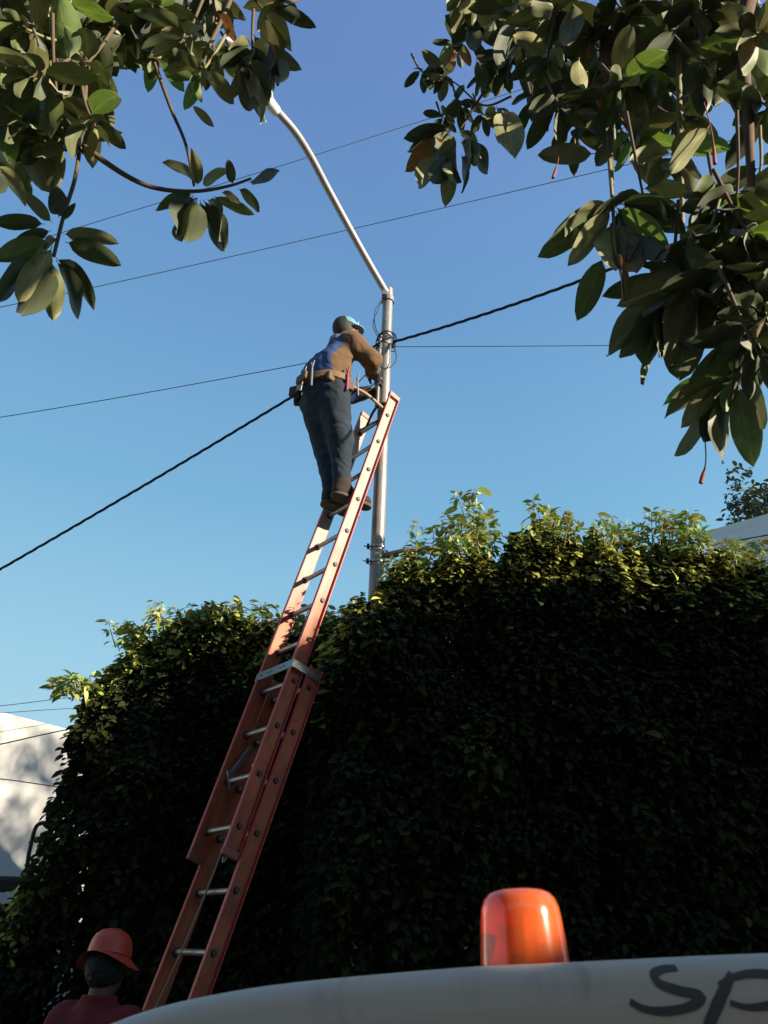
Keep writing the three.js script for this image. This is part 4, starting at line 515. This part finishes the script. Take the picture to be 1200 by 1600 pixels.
function hedge(label, x0, x1, z0, depth, top, n, seed, sprigs, lean) {
  const r = rng(seed), t = thing('hedge', label, 'hedge', V(0, 0, 0));
  const per = Math.ceil(n / 3), ims = smallBlades.map((g, i) => { const im = new THREE.InstancedMesh(g, hedgeMat, per); im.name = i ? 'foliage_' + '00' + i : 'foliage'; im.userData.kind = 'stuff'; im.castShadow = im.receiveShadow = true; t.add(im); return im; }), cnt = [0, 0, 0], col = new THREE.Color();
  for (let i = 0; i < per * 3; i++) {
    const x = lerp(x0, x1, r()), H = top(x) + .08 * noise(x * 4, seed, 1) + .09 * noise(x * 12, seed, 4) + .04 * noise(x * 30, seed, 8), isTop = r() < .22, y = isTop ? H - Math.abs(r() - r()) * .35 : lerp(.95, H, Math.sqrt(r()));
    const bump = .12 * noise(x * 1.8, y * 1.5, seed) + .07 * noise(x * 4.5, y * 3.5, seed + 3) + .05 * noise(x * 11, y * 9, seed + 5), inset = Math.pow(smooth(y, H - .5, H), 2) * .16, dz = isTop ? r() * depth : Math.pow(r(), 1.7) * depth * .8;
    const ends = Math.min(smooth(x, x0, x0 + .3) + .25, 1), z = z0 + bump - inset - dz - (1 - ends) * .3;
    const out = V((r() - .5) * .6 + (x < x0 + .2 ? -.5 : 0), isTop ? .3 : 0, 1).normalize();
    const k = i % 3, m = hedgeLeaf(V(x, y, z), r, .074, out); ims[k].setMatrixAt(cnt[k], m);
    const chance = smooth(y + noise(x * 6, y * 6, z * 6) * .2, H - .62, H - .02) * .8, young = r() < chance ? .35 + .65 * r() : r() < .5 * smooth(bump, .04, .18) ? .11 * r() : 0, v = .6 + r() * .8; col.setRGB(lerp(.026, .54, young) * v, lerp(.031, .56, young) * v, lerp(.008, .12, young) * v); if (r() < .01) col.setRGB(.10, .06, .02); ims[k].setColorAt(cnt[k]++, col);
  }
  // bare stems inside
  for (let i = 0; i < 9; i++) { const x = lerp(x0 + .25, x1 - .2, (i + r() * .6) / 9); mesh('stem', tube([V(x, 0, z0 - depth * .5), V(x + (r() - .5) * .2, 1.3, z0 - depth * .5 + (r() - .5) * .2), V(x + (r() - .5) * .4, top(x) - .25, z0 - depth * .45)], (q) => lerp(.028, .01, q), 7, 12), M.bark, t); }
  // shoots standing out of the top, each leaf its own
  let made = 0; const extra = [];
  for (const [px, py, bx, by, leaves, D] of sprigs) {
    const b = at(bx, by, 0, z0 - D), e = at(px, py, 0, z0 - D + .05 * (r() - .5)), mid = b.clone().lerp(e, .55).add(V((r() - .5) * .06, 0, (r() - .5) * .06)); mesh('shoot', tube([b, mid, e], (q) => lerp(.005, .0018, q), 5, 8), M.greenTwig, t); const c = new THREE.CatmullRomCurve3([b, mid, e]);
    for (let i = 0; i < leaves && made < 290; i++, made++) { const q = .12 + .88 * (i + r() * .5) / leaves, p = c.getPointAt(Math.min(1, q)), side = (i % 2 ? 1 : -1), o = V(side * (.5 + r() * .6), .15, (r() - .3) * .9).normalize(); const st = p.clone().addScaledVector(o, .015 + .05 * r() * (1 - q)); const m = mesh('leaf', smallBlades[i % 3], youngMats[Math.floor(r() * youngMats.length)], t); hedgeLeaf(st, r, .085, o).decompose(m.position, m.quaternion, m.scale); }
    for (let i = 0; i < leaves * 2.6 + 6; i++) { const q = Math.pow(r(), 1.2) * .97, o = V(r() - .5, r() * .3, r() - .4).normalize(); extra.push(hedgeLeaf(c.getPointAt(q).addScaledVector(o, (.02 + .09 * r()) * (1.1 - q)), r, .07, o)); }
  }
  const ex = new THREE.InstancedMesh(smallBlades[1], youngMats[2], extra.length); ex.name = 'shoot_foliage'; ex.userData.kind = 'stuff'; extra.forEach((m, i) => { ex.setMatrixAt(i, m); ex.setColorAt(i, new THREE.Color().setRGB(.55 + r() * .6, .55 + r() * .5, .5 + r() * .5)); }); ex.castShadow = ex.receiveShadow = true; t.add(ex);
  return t;
}
const topL = profile([[-150, 1440], [30, 1435], [58, 1400], [84, 1300], [92, 1180], [98, 1118], [118, 1080], [150, 1048], [185, 1005], [240, 990], [280, 975], [330, 965], [400, 972], [470, 970], [560, 975], [700, 985]], -5.65);
const topR = profile([[470, 1010], [510, 985], [535, 955], [560, 922], [588, 893], [615, 874], [650, 860], [700, 852], [790, 848], [850, 832], [930, 830], [990, 838], [1050, 836], [1100, 855], [1150, 868], [1200, 872], [1400, 880]], -5.0);
{
  const r = rng(77), sp = (list, n) => list.flatMap(([x0, x1, y, h]) => Array.from({ length: n }, () => { const bx = lerp(x0, x1, r()), hh = h * (.5 + r() * .8); return [bx + (r() - .5) * 30, y - hh, bx, y + 16, 5, r() * .35]; }));
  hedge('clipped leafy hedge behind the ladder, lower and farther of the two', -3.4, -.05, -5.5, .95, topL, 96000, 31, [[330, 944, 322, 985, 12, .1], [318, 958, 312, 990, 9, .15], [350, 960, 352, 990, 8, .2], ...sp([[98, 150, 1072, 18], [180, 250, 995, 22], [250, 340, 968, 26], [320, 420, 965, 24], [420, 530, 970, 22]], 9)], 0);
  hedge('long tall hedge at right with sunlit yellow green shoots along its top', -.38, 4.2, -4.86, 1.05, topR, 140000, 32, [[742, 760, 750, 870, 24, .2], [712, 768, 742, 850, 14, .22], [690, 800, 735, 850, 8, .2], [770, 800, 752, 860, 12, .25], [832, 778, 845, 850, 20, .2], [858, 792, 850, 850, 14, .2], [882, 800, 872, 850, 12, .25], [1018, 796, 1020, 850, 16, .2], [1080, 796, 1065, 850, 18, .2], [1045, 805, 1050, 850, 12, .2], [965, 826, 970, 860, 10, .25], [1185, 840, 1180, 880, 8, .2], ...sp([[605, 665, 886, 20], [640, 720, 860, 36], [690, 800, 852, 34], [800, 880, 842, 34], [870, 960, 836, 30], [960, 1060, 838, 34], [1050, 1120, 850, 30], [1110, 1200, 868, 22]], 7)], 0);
}

// ------------------------------------------------------------------ other trees
function roundTree(name, label, base, h, cr, n, seed, len, mats, group) {
  const r = rng(seed), t = thing(name, label, 'tree', base, group);
  mesh('trunk', tube([V(0, 0, 0), V(.08, h * .4, .05), V(0, h - cr[1] * .3, 0)], (s) => lerp(.14, .04, s), 10, 12), M.bark, t);
  for (let i = 0; i < 6; i++) { const a = i * 1.05 + r(); mesh('limb', tube([V(.04, h - cr[1] * 1.2, 0), V(Math.cos(a) * cr[0] * .4, h - cr[1] * .4, Math.sin(a) * cr[2] * .4), V(Math.cos(a) * cr[0] * .8, h + (r() - .4) * cr[1] * .6, Math.sin(a) * cr[2] * .8)], (s) => lerp(.045, .012, s), 6, 10), M.bark, t); }
  const im = new THREE.InstancedMesh(smallBlades[0], mats, n); im.name = 'crown'; im.userData.kind = 'stuff'; im.castShadow = im.receiveShadow = true; let k = 0;
  while (k < n) { const p = V((r() * 2 - 1), (r() * 2 - 1), (r() * 2 - 1)); const q = p.length() + .4 * noise(p.x * 2.3 + seed, p.y * 2.3, p.z * 2.3); if (q > 1 || noise(p.x * 5 + seed, p.y * 5, p.z * 5) < -.28) continue; p.set(p.x * cr[0], h + p.y * cr[1], p.z * cr[2]); im.setMatrixAt(k++, hedgeLeaf(p, r, len, V(r() - .5, r() - .3, r() - .5).normalize())); }
  t.add(im); return t;
}
const dullGreen = phys(.055, .075, .03, .8, { transmission: .25 });
{ const c = at(1196, 806, 15); roundTree('leafy_tree', 'dark leafy tree behind the pale house roof', V(c.x + .35, 0, c.z), c.y, [1.0, .95, 1.0], 3000, 51, .13, dullGreen);
  roundTree('added_dapple_tree', 'unseen small tree added to dapple the ladder and hedge top', V(10.5, 0, .05), 7.18, [.76, .72, .76], 5000, 52, .12, dullGreen);  // unseen tree added, crown shaped to break up the shade edge on ladder and hedge
  roundTree('added_dapple_tree', 'unseen taller tree added to dapple the white house wall', V(10.9, 0, -2.2), 8.45, [1.25, 1.2, 1.15], 2700, 53, .12, dullGreen); }  // unseen tree added, crown thinned to leave sun patches on the white wall

renderer.render(scene, camera);
